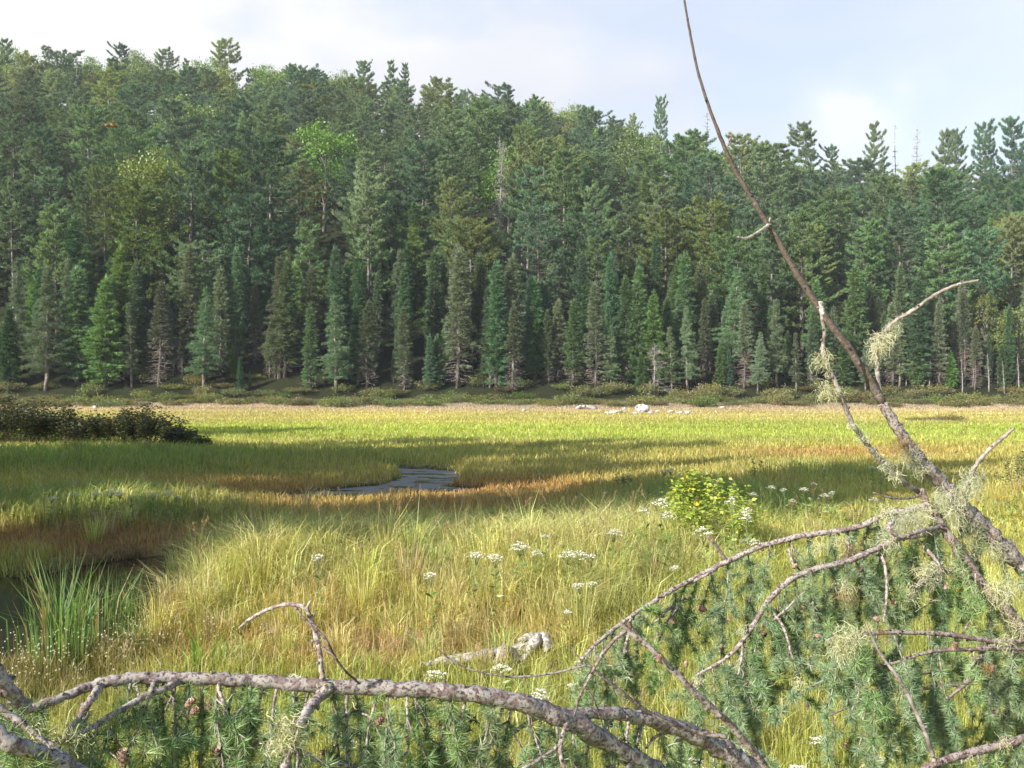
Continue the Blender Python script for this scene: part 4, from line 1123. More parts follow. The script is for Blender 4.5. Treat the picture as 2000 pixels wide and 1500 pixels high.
def spray(parent, p0, d0, length, side, needles_per, nl, nw, step, col, droop=1.0, bare=.05, thick=.0022, wood=None, origin=None):
    """a hanging twig with side twigs, set with needle rosettes: wood is the part, needles its sub-part"""
    wd, nd = MB(), MB(); rg = rng

    def run(p, d, ln, r, lv):
        n = max(5, int(ln / .035)); pts = [np.array(p)]; d = unit(d)
        wob = rg.normal(size=3) * .10
        for i in range(n):
            d = unit(d + np.array([0, 0, -1]) * droop * .16 + wob * .16 + rg.normal(size=3) * .10)
            pts.append(pts[-1] + d * ln / n)
        pts = np.array(pts); s = np.linspace(0, 1, len(pts))
        tube(wd, pts, r * (1 - .65 * s) + .0005, 5, np.ones(3) * rg.uniform(.8, 1.1), cap=False)
        m = max(2, int(ln / step)); k = rg.uniform(bare, 1, m)
        c = np.stack([np.interp(k, s, pts[:, j]) for j in range(3)], 1)
        ax = unit(rg.normal(size=(m, 3))); tdir = unit(pts[-1] - pts[0]); ax = unit(ax - tdir * (ax @ tdir)[:, None] * .8 + tdir * .25)
        rosettes(nd, c + ax * r, ax, needles_per, nl, nw, col, rg)
        # knobs of the short shoots
        if lv == 0:
            for q in range(m):
                tube(wd, np.array([c[q], c[q] + ax[q] * (r + .0022)]), [.0017, .0012], 4, np.ones(3) * .55, cap=False)
        if lv < 1:
            for j in range(side):
                kk = rg.uniform(.1, .8); b = np.array([np.interp(kk, s, pts[:, q]) for q in range(3)])
                run(b, tdir * .8 + rg.normal(size=3) * .55, ln * rg.uniform(.25, .55), r * .7, 1)
    run(p0 - origin, d0, length, thick, 0)
    o = obj('needled_twig', wd.mesh('twig_wood', wood or M['bark']), parent)
    obj('needles', nd.mesh('larch_needles', M['larch']), o)
    return o


def lichen(parent, c, size, n, origin, col=(.50, .50, .30), hang=.6, w_=.0013):
    mb = MB(); C = np.array(c) - origin
    V, T, Cc = [], [], []
    for i in range(n):
        p = C + rng.normal(size=3) * size * .34; d = unit(rng.normal(size=3)); kk = 5
        pts = [p]
        for j in range(kk):
            d = unit(d + rng.normal(size=3) * .75 + np.array([0, 0, -hang * .5])); pts.append(pts[-1] + d * size * rng.uniform(.14, .30))
        pts = np.array(pts); s = unit(rng.normal(size=3)) * w_ * .5
        a = np.concatenate([pts - s, pts + s]); m = kk + 1
        t = np.concatenate([[(j, j + 1, m + j + 1), (j, m + j + 1, m + j)] for j in range(kk)])
        mb.add(a, t, np.asarray(col) * rng.uniform(.75, 1.2))
    obj('lichen', mb.mesh('lichen', M['lichen']), parent)


def cone(parent, c, size, origin, axis=(0, 0, 1)):
    """small egg-shaped cone with overlapping scales"""
    mb = MB(); ax = unit(np.array(axis) + rng.normal(size=3) * .5)
    u = unit(np.cross(ax, [.3, .8, .2])); v = np.cross(ax, u); C = np.array(c) - origin
    s = np.linspace(0, 1, 7); tube(mb, C + ax * (s * size)[:, None], size * .30 * np.sin(np.pi * (.12 + .82 * s)) ** .8, 8, (.6, .6, .6))
    for j in range(6):
        for i in range(6):
            a = (i + .5 * (j % 2)) * 1.047; t = .08 + j * .15; o = u * math.cos(a) + v * math.sin(a); q = np.cross(ax, o)
            r = size * .30 * math.sin(math.pi * (.12 + .82 * t)) ** .8
            b = C + ax * t * size + o * r * .9; e = b + ax * size * .22 + o * size * .10
            sw = q * size * .16
            mb.add([b - sw * .6, b + sw * .6, e + sw, e - sw, e + ax * size * .05 + o * size * .02], [(0, 1, 2), (0, 2, 3), (3, 2, 4)], np.ones(3) * rng.uniform(.8, 1.3))
    obj('cone', mb.mesh('cone', M['cone']), parent)


def along(q, k):
    n = len(q) - 1; i = min(int(k * n), n - 1); f = k * n - i
    return q[i, :3] * (1 - f) + q[i + 1, :3] * f, unit(q[i + 1, :3] - q[i, :3])


def at_px(q, px):
    """the point of a limb nearest a picture column"""
    x = np.array([to_px(p)[0] for p in q[:, :3]]); i = int(np.argmin(abs(x - px))); return q[i, :3]


GREEN_N = (.27, .38, .17); BLUE_N = (.25, .355, .19)


THICK = .46


def bottom_branch():
    O = P(1700, 1640, 2.35)
    root = thing('larch_branch', 'thick grey barked larch branch arching along the bottom with hanging needled twigs and cones', 'branch', O)
    Z = np.zeros(3)

    def limb(line, mat='bark', col=(1, 1, 1), nm='limb', **k):
        me, q = limb_mesh(line, M[mat], col, name='branch_' + nm, **k)
        me.transform(__import__('mathutils').Matrix.Translation(Vector(-O)))
        obj(nm, me, root); return q
    A = limb([(1900, 1960, 2.5, 70), (1560, 1640, 2.30, 52), (1350, 1550, 2.15, 46), (1240, 1482, 2.05, 42), (1100, 1402, 1.95, 40), (1000, 1370, 1.9, 38), (880, 1352, 1.86, 36), (740, 1343, 1.83, 34), (620, 1340, 1.80, 31), (500, 1330, 1.78, 29), (420, 1326, 1.76, 27), (320, 1323, 1.74, 26), (250, 1326, 1.72, 25), (190, 1337, 1.70, 23), (120, 1362, 1.66, 19), (40, 1392, 1.62, 17), (-40, 1412, 1.58, 14)], per=8)
    B = limb([(1900, 1990, 2.5, 66), (1620, 1640, 2.36, 50), (1540, 1560, 2.30, 46), (1450, 1492, 2.24, 42), (1390, 1452, 2.20, 39), (1330, 1424, 2.15, 36), (1260, 1402, 2.10, 31), (1190, 1393, 2.04, 27), (1120, 1394, 1.98, 24), (1085, 1398, 1.95, 24)])
    C = limb([(-70, 1240, 1.50, 34), (-10, 1310, 1.53, 33), (22, 1352, 1.55, 32), (50, 1390, 1.58, 30)])
    D = limb([(-80, 1370, 1.28, 26), (0, 1440, 1.28, 36), (60, 1466, 1.30, 38), (120, 1496, 1.33, 44), (240, 1570, 1.4, 52), (420, 1700, 1.6, 56)])
    E = limb([(-60, 1335, 1.34, 12), (-5, 1378, 1.36, 14), (30, 1405, 1.36, 15), (75, 1440, 1.36, 15), (130, 1480, 1.35, 17)])
    Fq = limb([(640, 1342, 1.80, 26), (615, 1372, 1.76, 23), (592, 1402, 1.72, 21), (576, 1440, 1.70, 20), (562, 1480, 1.68, 18), (545, 1530, 1.66, 16)])
    limb([(575, 1470, 1.7, 9), (610, 1482, 1.72, 9), (660, 1492, 1.74, 8), (720, 1502, 1.76, 8)])
    limb([(632, 1342, 1.80, 13), (628, 1310, 1.80, 11), (622, 1262, 1.81, 11), (612, 1225, 1.82, 11), (602, 1196, 1.82, 10), (590, 1185, 1.82, 9), (572, 1180, 1.83, 9), (545, 1183, 1.84, 9), (510, 1197, 1.84, 8), (482, 1214, 1.85, 7), (468, 1226, 1.85, 4)], 'bark', (1.15, 1.12, 1.1))
    limb([(598, 1194, 1.82, 8), (602, 1183, 1.82, 6), (607, 1172, 1.82, 3)], 'bark', (1.15, 1.12, 1.1))
    limb([(572, 1181, 1.83, 5), (590, 1204, 1.79, 5), (608, 1222, 1.78, 5), (634, 1246, 1.77, 6), (652, 1280, 1.77, 6), (672, 1308, 1.78, 5), (702, 1335, 1.80, 5)], 'bark', (.55, .5, .48), knob=.008)
    limb([(626, 1262, 1.80, 5), (640, 1272, 1.78, 5), (656, 1282, 1.77, 4)], 'bark', (.55, .5, .48), knob=.008)
    Gq = limb([(348, 1330, 1.74, 17), (322, 1345, 1.71, 15), (285, 1358, 1.69, 15), (240, 1385, 1.66, 14), (200, 1408, 1.64, 13), (160, 1432, 1.61, 12), (122, 1446, 1.58, 12), (90, 1458, 1.55, 10)])
    limb([(295, 1350, 1.69, 12), (300, 1335, 1.72, 10), (305, 1326, 1.73, 10)])
    Hq = limb([(196, 1338, 1.70, 20), (182, 1360, 1.66, 17), (165, 1384, 1.64, 15), (148, 1410, 1.63, 13), (128, 1435, 1.6, 9)])
    limb([(430, 1330, 1.76, 10), (428, 1350, 1.74, 8), (440, 1386, 1.73, 8), (434, 1430, 1.73, 8), (432, 1470, 1.72, 8), (440, 1510, 1.72, 7)], 'bark', (1.1, 1.08, 1.05))
    J = limb([(1500, 1508, 2.0, 16), (1560, 1590, 2.08, 20), (1700, 1760, 2.3, 26)], nm='dead_twig')
    J2 = limb([(1515, 1525, 2.0, 17), (1490, 1490, 1.98, 16), (1430, 1420, 1.95, 15), (1350, 1345, 1.92, 14), (1280, 1275, 1.9, 13), (1222, 1226, 1.9, 10), (1212, 1215, 1.9, 6)], 'bark', (.92, .9, .88), nm='dead_twig')
    limb([(1224, 1230, 1.9, 9), (1200, 1250, 1.9, 8), (1172, 1285, 1.9, 8), (1150, 1325, 1.9, 6), (1132, 1362, 1.9, 5), (1122, 1398, 1.92, 4)], 'bark', (.85, .82, .8), nm='dead_twig')
    limb([(1420, 1440, 2.05, 10), (1360, 1430, 2.05, 9), (1312, 1414, 2.02, 8), (1262, 1388, 2.0, 8), (1215, 1352, 1.98, 7), (1170, 1316, 1.96, 6), (1146, 1300, 1.95, 5), (1095, 1312, 1.95, 5), (1040, 1320, 1.95, 5), (988, 1321, 1.95, 5), (920, 1308, 1.95, 4), (880, 1288, 1.95, 4), (852, 1265, 1.95, 2)], 'bark', (.72, .7, .68), nm='dead_twig', knob=.012)
    limb([(1146, 1300, 1.95, 4), (1128, 1282, 1.95, 4), (1112, 1256, 1.95, 2)], 'bark', (.7, .68, .66), nm='dead_twig')
    limb([(1145, 1342, 1.9, 4), (1160, 1368, 1.9, 4), (1168, 1388, 1.92, 4), (1178, 1420, 1.95, 3)], 'bark', (.8, .78, .76), nm='dead_twig')
    for ln in ([(1108, 1408, 1.94, 12), (1098, 1440, 1.9, 10), (1094, 1470, 1.88, 9), (1104, 1510, 1.86, 8)], [(1096, 1452, 1.9, 8), (1062, 1478, 1.88, 8), (1020, 1502, 1.86, 9)], [(1195, 1400, 2.05, 14), (1186, 1418, 2.03, 12), (1176, 1440, 2.0, 9)], [(1228, 1402, 2.06, 7), (1225, 1432, 2.03, 6), (1224, 1450, 2.0, 5)],
               [(1258, 1408, 2.1, 7), (1250, 1432, 2.07, 6), (1244, 1452, 2.05, 5)], [(1300, 1432, 2.13, 6), (1278, 1440, 2.1, 6), (1262, 1462, 2.08, 5)], [(1335, 1434, 2.15, 7), (1312, 1452, 2.12, 6), (1295, 1480, 2.1, 5)], [(1240, 1482, 2.05, 12), (1226, 1500, 2.0, 10), (1205, 1530, 1.96, 9)], [(1060, 1395, 1.93, 12), (1030, 1412, 1.95, 10), (985, 1445, 1.98, 9)], [(986, 1372, 1.9, 7), (962, 1440, 1.88, 6), (942, 1500, 1.86, 7)]):
        limb(ln)
    # hanging needled twigs: column, row of the start, length, sideways drift
    tw = [(258, .15, -.1), (262, .19, .3), (285, .13, .2), (320, .20, -.1), (345, .22, .12), (372, .12, .2), (400, .24, .12), (426, .22, -.12), (455, .24, .05), (482, .15, -.15), (492, .18, .1), (514, .16, -.22), (545, .22, -.15), (568, .16, .1), (600, .16, -.2), (650, .17, .15), (672, .22, .2), (700, .2, .12),
          (738, .26, .0), (765, .2, .1), (788, .27, .02), (812, .18, .15), (835, .18, -.1), (872, .23, -.12), (880, .24, .1), (915, .26, -.05), (948, .2, .1), (975, .2, -.2), (1005, .22, -.1), (1030, .22, .1), (1060, .25, -.1), (1085, .25, .1), (1118, .20, .05), (1150, .22, -.1), (1180, .2, .1)]
    for px, ln, dx in tw:
        p = at_px(A, px)
        spray(root, p, np.array([dx, rng.uniform(-.7, .3), -.75]), ln * 1.0, 5, 24, .027, .00150, .0105, GREEN_N if random.random() < .7 else BLUE_N, 1.0, .06, .0026, origin=O)
    for px, ln, dx in [(1180, .14, .05), (1215, .16, .1), (1250, .14, -.1), (1290, .14, .0), (1330, .16, -.1), (1370, .14, .1), (1420, .12, .1)]:
        spray(root, at_px(B, px), np.array([dx, rng.uniform(-.5, .5), -.7]), ln, 4, 22, .026, .00150, .0105, GREEN_N, 1.0, .1, .0022, origin=O)
    for q, ks, ln in ((A, (.895, .915, .935, .952, .968, .985), .07), (Gq, (.25, .45, .6, .8), .15), (Hq, (.4, .8), .10), (D, (.15, .3, .42, .55), .16), (E, (.2, .5, .8), .11), (Fq, (.55, .8, .95), .15), (C, (.5, .8), .13)):
        for k in ks:
            p, t = along(q, k)
            spray(root, p, np.array([rng.uniform(-.3, .3), rng.uniform(-.6, .4), -.7]), ln * rng.uniform(.8, 1.2), 4, 24, .028, .0015, .0105, GREEN_N, 1.0, .0, .0022, origin=O)
    # the dark upright shoot seen through the gap
    spray(root, P(875, 1365, 1.96), np.array([0, .1, -1]), .15, 9, 24, .02, .0016, .0055, (.030, .070, .035), 1.0, .1, .003, origin=O)
    for px, py, d, sz in [(362, 1370, 1.68, .024), (372, 1384, 1.68, .022), (408, 1376, 1.74, .022), (424, 1468, 1.70, .027), (428, 1484, 1.70, .022), (240, 1485, 1.6, .032), (735, 1405, 1.80, .024), (792, 1428, 1.84, .02), (778, 1482, 1.82, .024), (500, 1440, 1.74, .02), (640, 1458, 1.76, .018), (858, 1404, 1.88, .02), (1285, 1282, 1.88, .018), (232, 1448, 1.64, .018)]:
        cone(root, P(px, py + 12, d), sz * .78, O, (rng.uniform(-.5, .5), -.2, .8))
    for px, py, d, sz, n in [(566, 1432, 1.69, .036, 150), (548, 1440, 1.68, .03, 90), (582, 1424, 1.7, .026, 60), (140, 1438, 1.59, .03, 90), (112, 1446, 1.57, .026, 70), (66, 1430, 1.36, .022, 50), (205, 1408, 1.64, .014, 30), (634, 1340, 1.79, .014, 30), (678, 1362, 1.82, .02, 40), (1324, 1420, 2.14, .014, 30), (230, 1400, 1.65, .014, 26), (90, 1470, 1.33, .022, 50)]:
        lichen(root, P(px, py, d), sz, n, O)


def right_larch():
    O = P(2260, 1700, 3.3); O[2] = zl(O[0], O[1])
    root = thing('fallen_larch', 'leaning lichen hung larch at right with arched branches and a long bare shoot', 'tree', O)

    def limb(line, mat='bark', col=(1, 1, 1), nm='limb', par=None, **k):
        me, q = limb_mesh(line, M[mat], col, name='larch_' + nm, **k)
        me.transform(__import__('mathutils').Matrix.Translation(Vector(-O)))
        obj(nm, me, par or root); return q
    T1 = limb([(2330, 1900, 3.35, 70), (2180, 1480, 3.35, 60), (2060, 1200, 3.35, 50), (2000, 1110, 3.35, 44), (1950, 1060, 3.33, 42), (1900, 1010, 3.3, 40), (1850, 955, 3.3, 36), (1800, 900, 3.28, 33), (1762, 850, 3.26, 27), (1722, 785, 3.25, 23)], nm='trunk', per=8, rough=.16, knob=.016)
    limb([(1724, 788, 3.25, 22), (1680, 712, 3.25, 20), (1620, 630, 3.24, 18), (1560, 540, 3.23, 16), (1500, 438, 3.22, 13), (1440, 340, 3.2, 11), (1402, 255, 3.18, 9), (1366, 150, 3.16, 7), (1347, 60, 3.15, 6), (1336, -5, 3.14, 5), (1330, -60, 3.13, 4)], 'shoot', nm='shoot', per=8, rough=.03, knob=.07)
    limb([(1503, 438, 3.22, 10), (1488, 449, 3.18, 8), (1470, 460, 3.15, 7), (1455, 466, 3.13, 7), (1441, 463, 3.12, 5)], 'bleached', (.85, .83, .80), nm='side_twig')
    limb([(1501, 437, 3.22, 6), (1505, 424, 3.22, 3)], 'bark', nm='side_twig'); limb([(1422, 285, 3.19, 4), (1426, 272, 3.19, 4), (1430, 262, 3.19, 2)], 'bark', (1, .7, .6), nm='side_twig')
    e = limb([(1806, 968, 3.26, 14), (1770, 945, 3.2, 12), (1720, 900, 3.16, 13), (1690, 862, 3.14, 12), (1664, 826, 3.12, 13), (1642, 770, 3.1, 11), (1622, 725, 3.1, 11), (1608, 690, 3.1, 11), (1610, 650, 3.1, 9), (1606, 625, 3.1, 8), (1603, 590, 3.1, 10)], 'bleached', (.72, .68, .66), nm='dead_branch', knob=.02, knots=True)
    limb([(1607, 615, 3.1, 10), (1605, 604, 3.1, 11), (1602, 589, 3.1, 8)], 'bleached', (1.25, 1.25, 1.25), nm='broken_tip', knots=False)
    f = limb([(1724, 785, 3.27, 12), (1716, 750, 3.27, 11), (1712, 700, 3.26, 13), (1722, 660, 3.25, 13), (1748, 628, 3.24, 11), (1780, 608, 3.23, 9), (1830, 574, 3.22, 8), (1870, 556, 3.21, 7), (1912, 547, 3.2, 5)], 'bleached', (.75, .72, .70), nm='dead_branch', knots=True)
    limb([(1765, 618, 3.24, 6), (1780, 613, 3.24, 5), (1792, 614, 3.24, 4)], 'bleached', (.95, .93, .9), nm='side_twig', knots=False)
    g = limb([(1882, 1005, 3.3, 12), (1888, 960, 3.26, 12), (1898, 925, 3.24, 11), (1912, 900, 3.23, 10), (1940, 870, 3.21, 9), (1962, 852, 3.2, 9), (1980, 836, 3.19, 6)], 'bleached', (.74, .70, .68), nm='dead_branch')
    T2 = limb([(2180, 1500, 3.1, 36), (2060, 1300, 3.1, 30), (2000, 1232, 3.1, 27), (1958, 1180, 3.12, 27), (1918, 1140, 3.14, 25), (1872, 1075, 3.16, 24), (1838, 1025, 3.18, 22), (1812, 985, 3.2, 17), (1800, 955, 3.22, 11)], col=(.72, .68, .64), nm='limb', rough=.18, knob=.014)
    limb([(1803, 965, 3.22, 7), (1775, 973, 3.2, 6), (1740, 972, 3.18, 5), (1705, 962, 3.17, 3)], col=(.7, .66, .62), nm='side_twig')
    I = limb([(1815, 985, 3.2, 16), (1770, 998, 3.2, 15), (1730, 1004, 3.2, 15), (1690, 1024, 3.2, 14), (1640, 1036, 3.2, 14), (1560, 1048, 3.2, 14), (1480, 1070, 3.2, 13), (1400, 1106, 3.2, 12), (1350, 1133, 3.18, 11), (1300, 1160, 3.15, 11), (1230, 1206, 3.1, 10), (1185, 1240, 3.05, 9), (1150, 1272, 3.0, 8), (1132, 1294, 3.0, 6)], per=9, knob=.016)
    J = limb([(1846, 1032, 3.18, 15), (1800, 1044, 3.14, 15), (1750, 1054, 3.1, 15), (1690, 1082, 3.05, 15), (1640, 1100, 3.02, 15), (1590, 1112, 3.0, 15), (1540, 1135, 2.98, 15), (1500, 1175, 2.95, 14), (1472, 1220, 2.92, 12), (1450, 1252, 2.9, 11), (1420, 1284, 2.9, 9), (1380, 1308, 2.9, 7), (1360, 1318, 2.9, 5)], per=9, knob=.016)
    limb([(1840, 1028, 3.17, 11), (1800, 1036, 3.1, 11), (1760, 1048, 3.05, 10), (1735, 1030, 3.05, 13), (1745, 1018, 3.06, 11)], nm='limb')
    K = limb([(2150, 1300, 2.85, 20), (2060, 1262, 2.8, 18), (2000, 1254, 2.78, 13), (1940, 1252, 2.76, 13), (1880, 1243, 2.74, 12), (1830, 1237, 2.72, 12), (1770, 1235, 2.7, 11), (1720, 1236, 2.68, 12), (1680, 1240, 2.66, 12), (1655, 1254, 2.65, 10), (1640, 1266, 2.65, 8)], col=(.9, .86, .82), knob=.014)
    Lm = limb([(2150, 1300, 2.85, 14), (2010, 1270, 2.75, 11), (1900, 1268, 2.7, 10), (1820, 1272, 2.68, 9), (1780, 1284, 2.66, 8), (1745, 1295, 2.65, 7), (1700, 1299, 2.64, 4)], col=(.85, .8, .78))
    limb([(1925, 1262, 2.74, 11), (1912, 1290, 2.7, 11), (1900, 1318, 2.68, 12), (1880, 1340, 2.66, 9), (1850, 1366, 2.64, 6)], col=(.75, .7, .68))
    Mm = limb([(2150, 1390, 2.5, 26), (2040, 1432, 2.45, 23), (1980, 1448, 2.42, 21), (1920, 1464, 2.4, 21), (1870, 1478, 2.38, 20), (1825, 1492, 2.36, 18), (1780, 1520, 2.34, 16)], col=(.85, .78, .78), knob=.014)
    limb([(1826, 1494, 2.36, 14), (1818, 1465, 2.36, 11), (1804, 1425, 2.36, 10), (1780, 1372, 2.37, 10), (1755, 1325, 2.37, 9), (1732, 1295, 2.38, 8), (1712, 1262, 2.38, 7), (1700, 1236, 2.38, 6), (1691, 1215, 2.38, 3)], 'bleached', (.62, .58, .57), nm='dead_twig', knob=.02)
    sm = [(1585, 1052), (1625, 1040), (1662, 1032), (1700, 1022)]
    Q = limb([(1345, 1140, 3.2, 8), (1375, 1125, 3.15, 7), (1400, 1112, 3.2, 7)], nm='side_twig')
    Rr = limb([(1355, 1165, 3.25, 9), (1330, 1176, 3.2, 8), (1305, 1190, 3.18, 8), (1290, 1206, 3.15, 6), (1278, 1215, 3.15, 5)], nm='side_twig'); limb([(1330, 1178, 3.2, 8), (1310, 1205, 3.15, 7), (1300, 1222, 3.13, 6), (1282, 1262, 3.1, 5), (1280, 1268, 3.1, 4)], nm='side_twig')
    limb([(1232, 1206, 3.1, 8), (1229, 1230, 3.08, 8), (1222, 1262, 3.06, 8), (1214, 1290, 3.04, 9), (1205, 1318, 3.0, 8), (1200, 1340, 3.0, 4)], 'bark', (1.05, 1.05, 1.0), nm='side_twig', knob=.010)
    limb([(1320, 1085, 3.2, 4), (1340, 1055, 3.2, 4)], nm='side_twig') if False else None
    limb([(1425, 1102, 3.2, 8), (1405, 1075, 3.2, 8), (1392, 1058, 3.2, 7), (1380, 1048, 3.2, 5)], col=(.8, .75, .75), nm='side_twig')
    limb([(1308, 1156, 3.15, 6), (1302, 1128, 3.15, 5), (1299, 1112, 3.15, 3)], nm='side_twig') if False else None
    for ln in ([(1805, 1068, 3.14, 10), (1825, 1090, 3.1, 9), (1838, 1110, 3.08, 6), (1842, 1126, 3.08, 4)], [(1540, 1072, 3.2, 8), (1548, 1098, 3.15, 7), (1552, 1110, 3.12, 6)], [(1500, 1175, 2.95, 7), (1512, 1198, 2.93, 7), (1530, 1225, 2.9, 7), (1542, 1262, 2.88, 7), (1550, 1296, 2.86, 5)], [(1512, 1210, 2.93, 6), (1540, 1186, 2.9, 6), (1552, 1172, 2.9, 5)], [(1448, 1250, 2.9, 7), (1450, 1275, 2.88, 7), (1442, 1318, 2.86, 5)],
               [(1655, 1050, 3.15, 6), (1658, 1075, 3.12, 5), (1652, 1092, 3.1, 5)], [(1715, 1080, 3.1, 9), (1728, 1102, 3.05, 8), (1732, 1160, 3.0, 7), (1726, 1215, 2.95, 5)], [(1880, 1240, 3.05, 6), (1904, 1180, 3.08, 5), (1905, 1120, 3.1, 4)], [(1880, 1112, 3.2, 10), (1842, 1118, 3.15, 11), (1812, 1126, 3.1, 11), (1790, 1145, 3.08, 8), (1775, 1175, 3.05, 6)]):
        limb(ln, nm='side_twig')
    X = limb([(2150, 1350, 3.0, 15), (2050, 1336, 3.0, 13), (1960, 1332, 3.0, 11), (1860, 1338, 2.98, 10), (1760, 1352, 2.96, 9), (1680, 1372, 2.95, 7), (1610, 1402, 2.95, 5)], col=(.7, .66, .62))
    # hanging needled twigs
    def hang(q, ks, lo, hi, dy=.5, side=5, n=24):
        for k in ks:
            p, t = along(q, k)
            spray(root, p + np.array([0, rng.uniform(-.03, .03), 0]), np.array([rng.uniform(-.25, .25), rng.uniform(-dy, dy), -.8]), rng.uniform(lo, hi), side, n, .028, .0020, .0088, BLUE_N if random.random() < .6 else GREEN_N, 1.0, .04, .0021, origin=O)
    hang(I, np.linspace(.10, .97, 24), .16, .34, .7)
    hang(J, np.linspace(.05, .97, 25), .22, .50, .7, 6)
    hang(K, np.linspace(.12, .96, 15), .18, .42, .6, 6)
    hang(Lm, np.linspace(.1, .95, 8), .14, .32, .6, 4)
    hang(X, np.linspace(.2, .97, 8), .14, .28, .5, 5)
    hang(T2, np.linspace(.35, .85, 7), .25, .45, .8, 4)
    hang(T1, np.linspace(.35, .62, 5), .25, .45, .6, 3)
    hang(Mm, np.linspace(.2, .9, 7), .08, .16, .6, 3)
    for px, py, d, sz in [(1233, 1218, 3.08, .028), (1228, 1320, 3.0, .028), (1318, 1208, 2.98, .022), (1380, 1182, 3.1, .034), (1412, 1262, 2.9, .022), (1322, 1306, 2.95, .024), (1340, 1294, 2.95, .022), (1452, 1326, 2.88, .024), (1494, 1232, 2.9, .026), (1510, 1250, 2.92, .026), (1600, 1182, 2.95, .024), (1590, 1232, 2.85, .022), (1704, 1198, 2.9, .026), (1740, 1168, 2.95, .022), (1772, 1130, 3.05, .024), (1684, 1104, 3.0, .024), (1547, 1100, 3.1, .024), (1846, 1142, 3.0, .018), (1578, 1376, 2.8, .02),
                          (1862, 1262, 2.66, .03), (1936, 1302, 2.66, .022), (1652, 1452, 2.7, .018), (1562, 1180, 2.9, .018), (1296, 1195, 3.1, .018), (1420, 1196, 3.05, .018), (1940, 1382, 2.6, .02)]:
        cone(root, P(px, py + 10, d), sz * .78, O, (rng.uniform(-.5, .5), -.3, .7))
    LC = [(1610, 700, 3.08, .05, 60), (1598, 704, 3.08, .035, 40), (1622, 764, 3.08, .05, 80), (1610, 766, 3.08, .04, 50), (1616, 730, 3.1, .022, 30), (1664, 832, 3.1, .02, 30), (1684, 852, 3.12, .03, 50), (1730, 905, 3.15, .035, 70), (1748, 925, 3.16, .035, 60), (1712, 884, 3.15, .025, 40),
          (1748, 634, 3.24, .035, 70), (1738, 650, 3.24, .03, 60), (1724, 664, 3.24, .05, 130), (1716, 676, 3.24, .045, 100), (1732, 662, 3.24, .04, 80), (1706, 700, 3.25, .03, 50), (1760, 868, 3.22, .05, 90), (1772, 884, 3.24, .05, 80), (1786, 905, 3.25, .045, 70), (1802, 918, 3.26, .03, 40), (1900, 935, 3.22, .06, 130), (1888, 950, 3.24, .05, 90), (1880, 965, 3.24, .04, 60),
          (1840, 975, 3.24, .07, 120), (1856, 990, 3.25, .08, 140), (1848, 1010, 3.22, .07, 120), (1800, 1000, 3.18, .06, 120), (1775, 1010, 3.16, .06, 110), (1790, 1025, 3.14, .06, 110), (1755, 1022, 3.14, .05, 80), (1725, 1000, 3.18, .05, 70), (1730, 1045, 3.1, .045, 70), (1735, 1065, 3.08, .045, 60), (1890, 1060, 3.25, .06, 90), (1900, 1030, 3.28, .05, 60), (1880, 1090, 3.2, .06, 80), (1862, 1105, 3.15, .06, 70),
          (1935, 1065, 3.28, .06, 90), (1955, 1085, 3.28, .05, 70), (1980, 1140, 3.2, .06, 80), (1945, 1150, 3.1, .06, 110), (1958, 1162, 3.1, .05, 80), (1975, 1205, 3.1, .05, 70), (1985, 1235, 3.08, .05, 70), (1645, 1258, 2.63, .06, 170), (1660, 1246, 2.63, .05, 110), (1690, 1238, 2.65, .04, 70), (1720, 1232, 2.67, .03, 40), (1960, 1258, 2.72, .035, 60), (1925, 1305, 2.67, .03, 50), (1800, 1112, 3.08, .05, 90), (1820, 1130, 3.08, .05, 70), (1830, 1105, 3.1, .04, 50),
          (1780, 1160, 3.02, .05, 60), (1655, 1160, 2.95, .05, 80), (1650, 1148, 2.95, .04, 50), (1205, 1325, 2.98, .025, 40), (1128, 1300, 3.0, .025, 40), (1150, 1276, 3.0, .02, 30), (1448, 1232, 2.9, .025, 40), (1362, 1328, 2.9, .03, 50), (1560, 1330, 2.8, .03, 40), (1600, 1068, 3.15, .04, 50), (1640, 1055, 3.15, .045, 60), (1660, 1075, 3.1, .04, 50), (1890, 1478, 2.38, .02, 30), (1960, 1450, 2.4, .025, 40)]
    for px, py, d, sz, n in LC:
        brown = random.random() < .08
        lichen(root, P(px, py, d), sz * .8, int(n * 1.4), O, (.30, .20, .09) if brown else random.choice([(.56, .55, .36), (.50, .50, .33), (.60, .58, .42), (.46, .48, .36)]), .7, .0012)


bottom_branch()
THICK = .40
right_larch()


# ------------------------------------------------------------------ insect flying past at upper left
def insect():
    o0 = P(216, 246, 1.9); t = thing('flying_insect', 'small orange brown insect flying before the forest at upper left', 'insect', o0, R(20))
    b = MB(); s = np.linspace(0, 1, 9)
    tube(b, np.stack([(s - .5) * .022, 0 * s, .001 * np.sin(3 * s)], 1), np.array([.0012, .0028, .0034, .0026, .0012, .0030, .0034, .0026, .0008]), 8, (.24, .13, .06))
    obj('body', b.mesh('insect_body', M['leaf'], True), t)
    for sy in (-1, 1):
        for an, ln in ((.5, .018), (-.1, .014)):
            wmb = MB(); leaves(wmb, [[.004, sy * .002, .002]], [[math.sin(an) * .5 - .3, sy, .55]], [ln], .006, (.26, .19, .13)); obj('wing', wmb.mesh('insect_wing', M['leaf']), t)


insect()

